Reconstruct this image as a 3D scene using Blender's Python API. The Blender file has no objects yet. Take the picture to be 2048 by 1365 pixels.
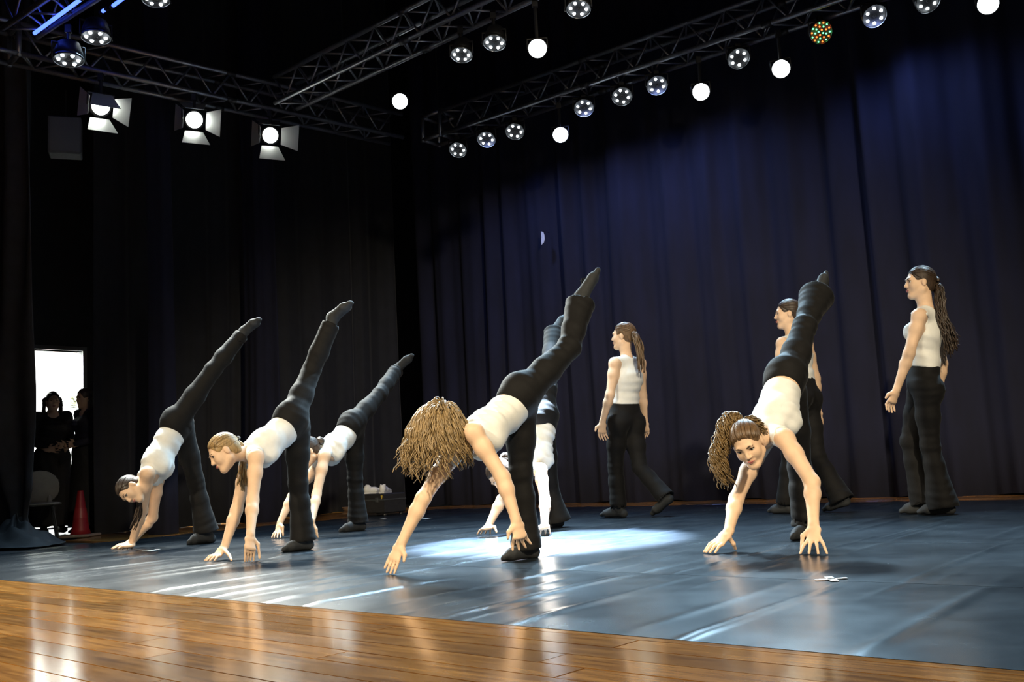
import bpy, math, random
import numpy as np
from mathutils import Vector, Matrix
random.seed(7); RNG = np.random.default_rng(7)
SC = bpy.context.scene
COL = SC.collection
R_ = math.radians

# ------------------------------------------------------------------ camera
FPX, CAMH, CX, CY = 2000.0, 0.49, 1024.0, 682.5
HOR_A, HOR_B = 986.5, -0.055                       # horizon line of the photograph
ROLL = math.atan(-HOR_B)
PITCH = math.atan((HOR_A + HOR_B*CX - CY)*math.cos(ROLL)/FPX)
FW = np.array([0, math.cos(PITCH), math.sin(PITCH)])
U0 = np.array([0, -math.sin(PITCH), math.cos(PITCH)]); R0 = np.array([1., 0, 0])
RT = R0*math.cos(ROLL) - U0*math.sin(ROLL)
UP = R0*math.sin(ROLL) + U0*math.cos(ROLL)
CAM = np.array([0, 0, CAMH])
cd = bpy.data.cameras.new('camera'); cam = bpy.data.objects.new('camera', cd); COL.objects.link(cam)
cd.sensor_width = 36.0; cd.lens = 36.0*FPX/2048.0; cd.clip_start = .05; cd.clip_end = 200
M = Matrix.Identity(4)
for i in range(3):
    M[i][0], M[i][1], M[i][2], M[i][3] = RT[i], UP[i], -FW[i], CAM[i]
cam.matrix_world = M
SC.camera = cam

# ------------------------------------------------------------------ world, exposure, front-of-house lamps
w = bpy.data.worlds.new('world'); SC.world = w; w.use_nodes = True
w.node_tree.nodes['Background'].inputs[0].default_value = (.25, .28, .6, 1)
w.node_tree.nodes['Background'].inputs[1].default_value = .012
SC.view_settings.view_transform = 'Standard'; SC.view_settings.look = 'None'
SC.view_settings.gamma = 1; SC.view_settings.exposure = 0.0
SC.view_settings.use_curve_mapping = False

def spot(name, loc, target, watts, color, angle, blend=.4, size=.12, parent=None):
    d = bpy.data.lights.new(name, 'SPOT'); o = bpy.data.objects.new(name, d); COL.objects.link(o)
    d.energy = watts; d.color = color; d.spot_size = R_(angle); d.spot_blend = blend; d.shadow_soft_size = size
    o.location = loc
    v = Vector(target) - Vector(loc)
    o.rotation_euler = v.to_track_quat('-Z', 'Y').to_euler()
    return o
WARM, COOL, WHITE, BLUE = (1, .85, .60), (.50, .78, 1), (.93, 1, .97), (.30, .42, 1)
spot('front_of_house_spot', (-5.5, -1.5, 5.2), (-.9, 6.4, .3), 2900, WARM, 42, .6, .2)
spot('front_of_house_spot', (3.2, -2.5, 5.2), (1.4, 6.8, 1.0), 3200, WARM, 44, .6, .2)
spot('front_of_house_floor_spot', (-1.0, -4.0, 5.5), (-.8, 2.6, 0), 1500, (1, .8, .5), 36, .9, .2)

# ------------------------------------------------------------------ pixel helpers: a photo pixel to a point of the place
def ray(x, y): return FW*FPX + RT*(x-CX) - UP*(y-CY)
def G(x, y, z=0.0):
    d = ray(x, y); return CAM + d*((z-CAMH)/d[2])
def AT(x, y, Y):
    d = ray(x, y); return CAM + d*(Y/d[1])
def ONPLANE(x, y, p0, n):
    d = ray(x, y); return CAM + d*(np.dot(np.asarray(p0)-CAM, n)/np.dot(d, n))
def nrm(v):
    v = np.asarray(v, float); return v/max(np.linalg.norm(v), 1e-9)
UA = np.array([.745, -.667, 0.])      # along the seams of the dance floor
NA = np.array([.667, .745, 0.])       # from the audience to the back curtain
def UN(u, n, z=0.0): return UA*u + NA*n + np.array([0, 0, z])
ANG = math.atan2(UA[1], UA[0])

# ------------------------------------------------------------------ materials
MATS = {}
def mat(name, col, rough=.6, metal=0.0, noise=0.0, nscale=20, bump=0.0, bscale=60, emit=None, estr=0, sheen=0, spec=.5, stretch=None, coat=0, sss=0):
    if name in MATS: return MATS[name]
    m = bpy.data.materials.new(name); m.use_nodes = True; nt = m.node_tree
    b = nt.nodes['Principled BSDF']
    b.inputs['Base Color'].default_value = (*col, 1); b.inputs['Roughness'].default_value = rough
    b.inputs['Metallic'].default_value = metal; b.inputs['Specular IOR Level'].default_value = spec
    if sheen: b.inputs['Sheen Weight'].default_value = sheen; b.inputs['Sheen Roughness'].default_value = .5
    if coat: b.inputs['Coat Weight'].default_value = coat; b.inputs['Coat Roughness'].default_value = .12
    if sss:
        b.inputs['Subsurface Weight'].default_value = sss; b.inputs['Subsurface Radius'].default_value = (1, .35, .2); b.inputs['Subsurface Scale'].default_value = .012
    if emit:
        b.inputs['Emission Color'].default_value = (*emit, 1); b.inputs['Emission Strength'].default_value = estr
        m.cycles.emission_sampling = 'NONE'
    tc = nt.nodes.new('ShaderNodeTexCoord'); src = tc.outputs['Object']
    if stretch:
        mp = nt.nodes.new('ShaderNodeMapping'); mp.inputs['Scale'].default_value = stretch
        nt.links.new(src, mp.inputs[0]); src = mp.outputs[0]
    if noise:
        n = nt.nodes.new('ShaderNodeTexNoise'); n.inputs['Scale'].default_value = nscale; n.inputs['Detail'].default_value = 4
        nt.links.new(src, n.inputs['Vector'])
        r = nt.nodes.new('ShaderNodeValToRGB'); nt.links.new(n.outputs['Fac'], r.inputs[0])
        r.color_ramp.elements[0].position = .3; r.color_ramp.elements[1].position = .7
        r.color_ramp.elements[0].color = (*[c*(1-noise) for c in col], 1)
        r.color_ramp.elements[1].color = (*[min(1, c*(1+noise)) for c in col], 1)
        nt.links.new(r.outputs[0], b.inputs['Base Color'])
    if bump:
        n2 = nt.nodes.new('ShaderNodeTexNoise'); n2.inputs['Scale'].default_value = bscale; n2.inputs['Detail'].default_value = 3
        nt.links.new(src, n2.inputs['Vector'])
        bp = nt.nodes.new('ShaderNodeBump'); bp.inputs['Strength'].default_value = bump; bp.inputs['Distance'].default_value = .004
        nt.links.new(n2.outputs['Fac'], bp.inputs['Height']); nt.links.new(bp.outputs[0], b.inputs['Normal'])
    MATS[name] = m
    return m

def wood_mat():
    m = bpy.data.materials.new('varnished_wood'); m.use_nodes = True; nt = m.node_tree; b = nt.nodes['Principled BSDF']
    tc = nt.nodes.new('ShaderNodeTexCoord'); mp = nt.nodes.new('ShaderNodeMapping'); mp.inputs['Scale'].default_value = (1.2, 14, 1)
    oi = nt.nodes.new('ShaderNodeObjectInfo')
    ad = nt.nodes.new('ShaderNodeVectorMath'); ad.operation = 'ADD'
    cm = nt.nodes.new('ShaderNodeCombineXYZ'); mu = nt.nodes.new('ShaderNodeMath'); mu.operation = 'MULTIPLY'; mu.inputs[1].default_value = 37
    nt.links.new(oi.outputs['Random'], mu.inputs[0]); nt.links.new(mu.outputs[0], cm.inputs[0]); nt.links.new(mu.outputs[0], cm.inputs[1])
    nt.links.new(tc.outputs['Object'], ad.inputs[0]); nt.links.new(cm.outputs[0], ad.inputs[1]); nt.links.new(ad.outputs[0], mp.inputs[0])
    n = nt.nodes.new('ShaderNodeTexNoise'); n.inputs['Scale'].default_value = 3; n.inputs['Detail'].default_value = 6
    nt.links.new(mp.outputs[0], n.inputs['Vector'])
    r = nt.nodes.new('ShaderNodeValToRGB'); nt.links.new(n.outputs['Fac'], r.inputs[0])
    r.color_ramp.elements[0].position = .3; r.color_ramp.elements[0].color = (.15, .060, .014, 1)
    r.color_ramp.elements[1].position = .72; r.color_ramp.elements[1].color = (.40, .185, .048, 1)
    mx = nt.nodes.new('ShaderNodeHueSaturation'); nt.links.new(r.outputs[0], mx.inputs['Color'])
    mr = nt.nodes.new('ShaderNodeMapRange'); mr.inputs[3].default_value = .72; mr.inputs[4].default_value = 1.25
    nt.links.new(oi.outputs['Random'], mr.inputs[0]); nt.links.new(mr.outputs[0], mx.inputs['Value'])
    nt.links.new(mx.outputs[0], b.inputs['Base Color'])
    n2 = nt.nodes.new('ShaderNodeTexNoise'); n2.inputs['Scale'].default_value = 2.2; n2.inputs['Detail'].default_value = 5
    nt.links.new(tc.outputs['Object'], n2.inputs['Vector'])
    m2 = nt.nodes.new('ShaderNodeMapRange'); m2.inputs[3].default_value = .07; m2.inputs[4].default_value = .19
    nt.links.new(n2.outputs['Fac'], m2.inputs[0]); nt.links.new(m2.outputs[0], b.inputs['Roughness'])
    bp = nt.nodes.new('ShaderNodeBump'); bp.inputs['Strength'].default_value = .12; bp.inputs['Distance'].default_value = .003
    nt.links.new(n2.outputs['Fac'], bp.inputs['Height']); nt.links.new(bp.outputs[0], b.inputs['Normal'])
    return m
WOOD = wood_mat()

def vinyl_mat():
    m = bpy.data.materials.new('black_vinyl'); m.use_nodes = True; nt = m.node_tree; b = nt.nodes['Principled BSDF']
    tc = nt.nodes.new('ShaderNodeTexCoord')
    n = nt.nodes.new('ShaderNodeTexNoise'); n.inputs['Scale'].default_value = 2.5; n.inputs['Detail'].default_value = 8; n.inputs['Roughness'].default_value = .65
    nt.links.new(tc.outputs['Object'], n.inputs['Vector'])
    r = nt.nodes.new('ShaderNodeValToRGB'); nt.links.new(n.outputs['Fac'], r.inputs[0])
    r.color_ramp.elements[0].position = .35; r.color_ramp.elements[0].color = (.007, .011, .016, 1)
    r.color_ramp.elements[1].position = .75; r.color_ramp.elements[1].color = (.015, .021, .028, 1)
    mp = nt.nodes.new('ShaderNodeMapping'); mp.inputs['Scale'].default_value = (3, 26, 1); mp.inputs['Rotation'].default_value = (0, 0, .5)
    nt.links.new(tc.outputs['Object'], mp.inputs[0])
    n3 = nt.nodes.new('ShaderNodeTexNoise'); n3.inputs['Scale'].default_value = 2; n3.inputs['Detail'].default_value = 6
    nt.links.new(mp.outputs[0], n3.inputs['Vector'])
    r3 = nt.nodes.new('ShaderNodeValToRGB'); nt.links.new(n3.outputs['Fac'], r3.inputs[0])
    r3.color_ramp.elements[0].position = .60; r3.color_ramp.elements[0].color = (0, 0, 0, 1)
    r3.color_ramp.elements[1].position = .95; r3.color_ramp.elements[1].color = (.03, .034, .036, 1)
    mx = nt.nodes.new('ShaderNodeMix'); mx.data_type = 'RGBA'; mx.blend_type = 'ADD'; mx.inputs[0].default_value = 1
    nt.links.new(r.outputs[0], mx.inputs[6]); nt.links.new(r3.outputs[0], mx.inputs[7])
    nt.links.new(mx.outputs[2], b.inputs['Base Color'])
    m2 = nt.nodes.new('ShaderNodeMapRange'); m2.inputs[3].default_value = .17; m2.inputs[4].default_value = .33
    nt.links.new(n.outputs['Fac'], m2.inputs[0]); nt.links.new(m2.outputs[0], b.inputs['Roughness'])
    b.inputs['Specular IOR Level'].default_value = .38
    return m
VINYL = vinyl_mat()
VELVET = mat('navy_velvet', (.0068, .0078, .024), .95, noise=.25, nscale=6, stretch=(1, 1, .3), bump=.2, bscale=120)
BLACKCLOTH = mat('black_drape', (.010, .011, .016), .85, noise=.2, nscale=8, sheen=.08, bump=.2, bscale=90)
ALU = mat('truss_aluminium', (.30, .31, .34), .42, .85, noise=.15, nscale=30)
PROSC = mat('charcoal_drape', (.045, .048, .054), .75, noise=.2, nscale=8, bump=.2, bscale=90)
BLACKMETAL = mat('black_painted_metal', (.02, .02, .022), .45, noise=.2, nscale=40)
DARKWALL = mat('dark_wall', (.02, .02, .024), .9, noise=.15, nscale=5)
WHITEWALL = mat('white_wall', (.85, .86, .84), .8, noise=.02, nscale=5)
SKIN = mat('skin', (.78, .53, .355), .55, noise=.06, nscale=18, sss=0, spec=.35)
TOP = mat('white_ribbed_cotton', (.80, .80, .77), .85, noise=.03, nscale=40, bump=.12, bscale=220)
PANTS = mat('black_jersey', (.0058, .0053, .0055), .75, noise=.15, nscale=25, sheen=.04, bump=.2, bscale=160, spec=.2)
SOCK = mat('black_sock', (.022, .024, .027), .85, noise=.2, nscale=40, bump=.2, bscale=200)
LIPS = mat('lips', (.50, .16, .14), .4); BROW = mat('eyebrow', (.10, .06, .035), .8, noise=.2)
EYEW = mat('eye_white', (.75, .74, .72), .2); IRIS = mat('iris', (.03, .018, .01), .15)
NAIL = mat('nail', (.75, .5, .42), .3)

# ------------------------------------------------------------------ object helpers
def link(o, parent=None):
    COL.objects.link(o)
    if parent is not None: o.parent = parent
    return o
def npmesh(name, V, Q, smooth=True):
    V = np.ascontiguousarray(V, dtype=np.float32); Q = np.ascontiguousarray(Q, dtype=np.int32)
    me = bpy.data.meshes.new(name); nq, k = Q.shape
    me.vertices.add(len(V)); me.vertices.foreach_set('co', V.ravel())
    me.loops.add(nq*k); me.loops.foreach_set('vertex_index', Q.ravel())
    me.polygons.add(nq); me.polygons.foreach_set('loop_start', np.arange(0, nq*k, k, dtype=np.int32))
    me.polygons.foreach_set('loop_total', np.full(nq, k, dtype=np.int32))
    me.polygons.foreach_set('use_smooth', np.full(nq, smooth))
    me.update(calc_edges=True); return me
class MB:
    """collects boxes, tubes, lathes; build() links them as one mesh object"""
    def __init__(s): s.v = []; s.f = []
    def raw(s, V, F):
        b = len(s.v); s.v += [tuple(map(float, p)) for p in V]; s.f += [tuple(b+i for i in f) for f in F]
    def box(s, lo, hi, ch=0.0, mtx=None):
        x0, y0, z0 = lo; x1, y1, z1 = hi
        if ch <= 0:
            V = [(x, y, z) for x in (x0, x1) for y in (y0, y1) for z in (z0, z1)]
            F = [(0, 1, 3, 2), (4, 6, 7, 5), (0, 4, 5, 1), (2, 3, 7, 6), (0, 2, 6, 4), (1, 5, 7, 3)]
        else:
            c = ch; V = []
            for z, e in ((z0, c), (z0+c, 0), (z1-c, 0), (z1, c)):
                V += [(x0+e, y0+e, z), (x1-e, y0+e, z), (x1-e, y1-e, z), (x0+e, y1-e, z)]
            F = [(3, 2, 1, 0), (12, 13, 14, 15)]
            for k in range(3):
                for i in range(4): F.append((4*k+i, 4*k+(i+1) % 4, 4*k+4+(i+1) % 4, 4*k+4+i))
        if mtx is not None: V = [tuple(mtx @ Vector(p)) for p in V]
        s.raw(V, F)
    def tube(s, pts, rad, n=8, cap=True):
        pts = [np.asarray(p, float) for p in pts]; m = len(pts)
        rad = [rad]*m if np.isscalar(rad) else list(rad)
        t0 = nrm(pts[1]-pts[0]); a = nrm(np.cross(t0, [0, 0, 1] if abs(t0[2]) < .9 else [1, 0, 0]))
        V = []
        for i in range(m):
            t = nrm(pts[min(i+1, m-1)] - pts[max(i-1, 0)])
            a = nrm(a - t*np.dot(a, t)); c = np.cross(t, a)
            for j in range(n):
                th = 2*math.pi*j/n; V.append(pts[i] + rad[i]*(math.cos(th)*a + math.sin(th)*c))
        F = [(i*n+j, i*n+(j+1) % n, (i+1)*n+(j+1) % n, (i+1)*n+j) for i in range(m-1) for j in range(n)]
        if cap: F += [tuple(range(n-1, -1, -1)), tuple((m-1)*n+j for j in range(n))]
        s.raw(V, F)
    def lathe(s, prof, n=20, mtx=None, cap0=True, cap1=True):
        V = []
        for r, z in prof:
            for j in range(n):
                th = 2*math.pi*j/n; V.append((r*math.cos(th), r*math.sin(th), z))
        F = [(i*n+j, i*n+(j+1) % n, (i+1)*n+(j+1) % n, (i+1)*n+j) for i in range(len(prof)-1) for j in range(n)]
        if cap0: F.append(tuple(range(n-1, -1, -1)))
        if cap1: F.append(tuple((len(prof)-1)*n+j for j in range(n)))
        if mtx is not None: V = [tuple(mtx @ Vector(p)) for p in V]
        s.raw(V, F)
    def ball(s, c, r, n=10, m=7, ax=None):
        V = []; c = np.asarray(c, float)
        r = np.array([r]*3 if np.isscalar(r) else r, float)
        A = np.eye(3) if ax is None else np.array(ax)
        for i in range(m+1):
            ph = math.pi*i/m
            for j in range(n):
                th = 2*math.pi*j/n
                q = np.array([math.sin(ph)*math.cos(th), math.sin(ph)*math.sin(th), math.cos(ph)])*r
                V.append(c + q @ A)
        F = [(i*n+j, i*n+(j+1) % n, (i+1)*n+(j+1) % n, (i+1)*n+j) for i in range(m) for j in range(n)]
        s.raw(V, F)
    def mesh(s, name, smooth=False):
        me = bpy.data.meshes.new(name); me.from_pydata(s.v, [], s.f)
        if smooth: me.polygons.foreach_set('use_smooth', [True]*len(me.polygons))
        me.update(); return me
    def build(s, name, m, parent=None, smooth=False):
        me = s.mesh(name, smooth); me.materials.append(m)
        return link(bpy.data.objects.new(name, me), parent)
def tag(o, label=None, cat=None, group=None, kind=None):
    if label: o['label'] = label
    if cat: o['category'] = cat
    if group: o['group'] = group
    if kind: o['kind'] = kind
    return o
def thing(name, label, cat, loc=(0, 0, 0), group=None, rz=0):
    o = bpy.data.objects.new(name, None); o.empty_display_size = .1; link(o)
    o.location = [float(x) for x in loc]; o.rotation_euler = (0, 0, rz)
    return tag(o, label, cat, group)
def recalc(o):
    import bmesh
    bm = bmesh.new(); bm.from_mesh(o.data); bmesh.ops.recalc_face_normals(bm, faces=bm.faces); bm.to_mesh(o.data); bm.free()

# ------------------------------------------------------------------ the setting: floor, dance mats, walls, ceiling
WZ = -.004                                           # top of the wooden boards; the mats lie on them, top at 0
fl = MB(); m4 = Matrix.Rotation(ANG, 4, 'Z')
fl.box((-14.0, -4.0, WZ-.25), (6.0, 10.8, WZ-.022), mtx=m4)
floor = tag(fl.build('floor', DARKWALL), kind='structure')
def plank_mesh(L):
    b = MB(); b.box((0, 0.0006, -.022), (L-.0015, .1194, 0), ch=.0022); me = b.mesh('plank'); me.materials.append(WOOD); return me
PL = {L: plank_mesh(L) for L in (1.4, 1.8, 2.2)}
def planks(n0, rows, u0, u1):
    for r in range(rows):
        u = u0 - random.uniform(0, 1.6)
        while u < u1:
            L = random.choice((1.4, 1.8, 2.2))
            o = bpy.data.objects.new('plank', PL[L]); link(o, floor)
            p = UN(u, n0+r*.12, WZ - random.uniform(0, .0006)); o.location = p; o.rotation_euler = (0, 0, ANG); u += L
planks(-.1, 22, -7.6, 1.0)
planks(8.45, 9, -9.6, 4.0)
planks(4.4, 34, -9.9, -9.2)
# mats: five strips of vinyl with wrinkles running across them
WD = np.array([math.cos(R_(52)), math.sin(R_(52))]); WQ = np.array([WD[1], -WD[0]])
ridges = []
q = -11.0
while q < 4:
    q += random.uniform(.04, .17)
    for _ in range(3):
        ridges.append((q+random.uniform(-.05, .05), random.uniform(2, 11), random.uniform(.35, 1.1), random.uniform(.35, 1.0)*.0100, random.uniform(.013, .030)))
RID = np.array(ridges); RID[:, 3] *= np.where(RID[:, 0] > -2.6, .62, 1.0)
def mat_strip(n0, n1, u0, u1, label):
    us = np.arange(u0, u1+.01, .0095); ns = np.linspace(n0+.0025, n1-.0025, int((n1-n0)/.11)+2)
    Ug, Ng = np.meshgrid(us, ns, indexing='ij')
    X = UA[0]*Ug + NA[0]*Ng; Y = UA[1]*Ug + NA[1]*Ng
    qv = X*WQ[0] + Y*WQ[1]; tv = X*WD[0] + Y*WD[1]; Z = np.zeros_like(X)
    for (q0, t0, ln, am, wd) in RID:
        msk = np.abs(qv-q0) < wd*3
        if not msk.any(): continue
        Z[msk] += am*np.exp(-((qv[msk]-q0)/wd)**2)*np.exp(-((tv[msk]-t0)/ln)**4)
    Z = np.minimum(Z, .0085) - .001
    edge = np.minimum(np.abs(Ng-n0), np.abs(Ng-n1)); Z = np.where(edge < .004, -.0035, Z)
    a, b = X.shape; V = np.stack([X, Y, Z], -1).reshape(-1, 3)
    i, j = np.meshgrid(np.arange(a-1), np.arange(b-1), indexing='ij'); k = (i*b+j).ravel()
    Q = np.stack([k, k+b, k+b+1, k+1], 1)
    me = npmesh('dance_mat', V, Q); me.materials.append(VINYL)
    return tag(link(bpy.data.objects.new('dance_mat', me)), label, 'mat', 'strips of the vinyl dance floor')
mat_strip(2.34, 3.61, -8.6, 2.6, 'black vinyl dance floor strip edged by the orange wooden boards in front')
mat_strip(3.61, 5.07, -8.9, 3.2, 'black vinyl dance floor strip with the white tape cross on its front seam')
mat_strip(5.07, 6.80, -9.0, 3.8, 'black vinyl dance floor strip under the bright spotlight pool')
mat_strip(6.80, 8.62, -9.0, 4.2, 'rearmost black vinyl dance floor strip beside the wooden strip before the back curtain')
# walls and ceiling, all far behind the drapes
def wall(name, lo, hi, m=DARKWALL):
    b = MB(); b.box(lo, hi, mtx=m4); return tag(b.build(name, m), kind='structure')
wall('wall_back', (-14, 10.6, WZ-.2), (6.0, 10.8, 8.2))
wall('ceiling', (-14, -4, 8.2), (6.0, 10.8, 8.4))
wall('wall_right', (5.8, 2.5, WZ-.2), (6.0, 10.6, 8.2))
# left wall with the lit doorway: u = -12
DW = -12.0
pd0 = ONPLANE(60, 750, UN(DW, 0), UA); pd1 = ONPLANE(165, 750, UN(DW, 0), UA)
dn0, dn1 = float(pd0@NA), float(pd1@NA); dtop = float(ONPLANE(125, 701, UN(DW, 0), UA)[2])
b = MB()
for lo, hi in (((DW-.15, -4, WZ), (DW, dn0, 8.2)), ((DW-.15, dn1, WZ), (DW, 10.6, 8.2)), ((DW-.15, dn0, dtop), (DW, dn1, 8.2))): b.box(lo, hi, mtx=m4)
tag(b.build('wall_left', DARKWALL), kind='structure')
b = MB()
for lo, hi in (((DW-.16, dn0-.05, WZ), (DW+.015, dn0, dtop+.05)), ((DW-.16, dn1, WZ), (DW+.015, dn1+.05, dtop+.05)), ((DW-.16, dn0, dtop), (DW+.015, dn1, dtop+.05))): b.box(lo, hi, mtx=m4)
tag(b.build('door_1', mat('door_frame_grey', (.12, .12, .12), .5)), kind='structure')
# the white corridor beyond
b = MB(); cu = DW-1.6
for lo, hi in (((cu-.1, dn0-1.5, WZ), (cu, dn1+1.5, 2.5)), ((cu, dn0-1.6, WZ), (DW-.15, dn0-1.5, 2.5)), ((cu, dn1+1.5, WZ), (DW-.15, dn1+1.6, 2.5))): b.box(lo, hi, mtx=m4)
tag(b.build('wall_corridor', WHITEWALL), kind='structure')
b = MB(); b.box((cu-.1, dn0-1.6, 2.5), (DW-.15, dn1+1.6, 2.6), mtx=m4); tag(b.build('ceiling_corridor', WHITEWALL), kind='structure')
ld = bpy.data.lights.new('corridor_ceiling_lamp', 'AREA'); lo_ = bpy.data.objects.new('corridor_ceiling_lamp', ld); COL.objects.link(lo_)
ld.shape = 'RECTANGLE'; ld.size = .5; ld.size_y = 1.0; ld.energy = 1500; ld.color = (.95, 1, .95); lo_.location = UN((cu+DW)/2, (dn0+dn1)/2-1.05, 2.46)
# prohibition sign with lettering on the corridor wall
sg = thing('wall_sign', 'small round prohibition sign with lettering on the bright corridor wall', 'sign', UN(cu+.003, 0, 0)*0)
pc = ONPLANE(148, 801, UN(cu+.006, 0), UA); s_ = float(pc[1])/FPX
NZ = np.array([0, 0, 1.])
dk = mat('sign_black', (.05, .05, .02), .5); yl = mat('sign_olive', (.35, .33, .08), .5)
b = MB(); b.tube([pc + (NA*math.cos(t)+NZ*math.sin(t))*7*s_ for t in np.linspace(0, 2*math.pi, 25)], .9*s_, 5, cap=False); b.build('ring', yl, sg)
b = MB(); b.tube([pc+(-NA*.7+NZ*.7)*6.5*s_, pc+(NA*.7-NZ*.7)*6.5*s_], .9*s_, 5); b.tube([pc+NZ*4*s_, pc-NZ*4*s_], 1.0*s_, 5); b.build('pictogram', dk, sg)
for dz, ws in ((-10.5, (5, 3, 4)), (-14.0, (4, 5))):          # two lines of lettering too small to read
    x = -6.5
    for wd in ws:
        b = MB(); b.tube([pc+(NA*x+NZ*dz)*s_, pc+(NA*(x+wd)+NZ*dz)*s_], .8*s_, 5); b.build('lettering', dk, sg); x += wd+.9

# ------------------------------------------------------------------ drapes
def drape(name, p0, p1, z0, z1, pitch, amp, m, label, cat='curtain', group=None, seed=1, flare=0.0, parent=None, nz=14, fine=.02):
    """a pleated cloth hung from p0 to p1; folds of uneven width, 4 mm thick"""
    rg = np.random.default_rng(seed); p0 = np.asarray(p0, float); p1 = np.asarray(p1, float)
    L = np.linalg.norm(p1-p0); d = (p1-p0)/L; nn = np.array([d[1], -d[0], 0])
    xs = np.arange(0, L, fine); ph = np.zeros_like(xs); x = 0; acc = 0
    bounds = [0]
    while bounds[-1] < L: bounds.append(bounds[-1] + pitch*rg.uniform(.55, 1.6))
    bounds = np.array(bounds); k = np.clip(np.searchsorted(bounds, xs, 'right')-1, 0, len(bounds)-2)
    fr = (xs-bounds[k])/(bounds[k+1]-bounds[k]); am = rg.uniform(.45, 1.0, len(bounds))
    prof = am[k]*(.5-.5*np.cos(fr*2*math.pi))
    second = .10*np.sin(xs*2*math.pi/(pitch*.41)+rg.uniform(0, 6)+.8*np.sin(xs*1.7))
    zs = np.linspace(z0, z1, nz); V = []
    for i, z in enumerate(zs):
        t = (z-z0)/(z1-z0)
        sway = .15*np.sin(xs*1.3+t*2.2+seed) + .25*np.sin(xs*2.9/pitch*.3+t*3.1)
        depth = amp*(prof*(1.0-.25*t) + second*(.3+.4*(1-t)) + sway*.35*(1-t)) + flare*(1-t)**6*(.6+.4*np.sin(xs*9))
        shift = .03*np.sin(t*4+xs*3)*(1-t)
        P = p0[None, :2] + d[None, :2]*(xs+shift)[:, None] + nn[None, :2]*depth[:, None]
        V.append(np.column_stack([P, np.full(len(xs), z) + .012*np.sin(xs*7+seed)*(1-t)]))
    V = np.array(V); a, b_ = V.shape[:2]; n1 = a*b_
    front = V.reshape(-1, 3); back = (V - nn*.006).reshape(-1, 3)
    i, j = np.meshgrid(np.arange(a-1), np.arange(b_-1), indexing='ij'); kk = (i*b_+j).ravel()
    Q = np.stack([kk, kk+1, kk+b_+1, kk+b_], 1); Q2 = np.stack([kk, kk+b_, kk+b_+1, kk+1], 1)+n1
    rim = []
    for jj in range(b_-1): rim.append((jj, jj+n1, jj+1+n1, jj+1)); q_ = (a-1)*b_+jj; rim.append((q_, q_+1, q_+1+n1, q_+n1))
    for ii in range(a-1):
        q_ = ii*b_; rim.append((q_, q_+b_, q_+b_+n1, q_+n1)); q_ = ii*b_+b_-1; rim.append((q_, q_+n1, q_+b_+n1, q_+b_))
    me = npmesh(name, np.vstack([front, back]), np.vstack([Q, Q2, np.array(rim)])); me.materials.append(m)
    o = link(bpy.data.objects.new(name, me), parent)
    if label: tag(o, label, cat, group)
    return o
CZ = WZ + .004; CT = 7.6; g = 'navy drapes of the back curtain'
cn = 9.45
drape('back_curtain', UN(-10.2, cn), UN(4.4, cn), CZ, CT, .46, .17, VELVET, 'dark navy pleated curtain hanging across the whole back of the stage', 'curtain', seed=11)
# side masking curtain on the left, then narrow leg drapes standing proud of it
su = -10.4
drape('side_curtain', UN(su, 9.25), UN(su, 4.94), CZ, CT, .4, .10, BLACKCLOTH, 'black side curtain running from the far corner to the lit doorway', 'curtain', seed=31)
l0, l1 = G(496, 1045), G(566, 1042)
drape('leg_drape', l0, l1, CZ, CT, .26, .13, VELVET, 'narrow blue-black leg drape behind the two dancers leaning side by side', 'curtain', 'leg drapes at the side', seed=41, flare=.16)
l0, l1 = G(296, 1068), G(352, 1064)
drape('leg_drape', l0, l1, CZ, CT, .26, .12, VELVET, 'narrow blue-black leg drape behind the dancer nearest the doorway', 'curtain', 'leg drapes at the side', seed=43, flare=.38)
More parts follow.
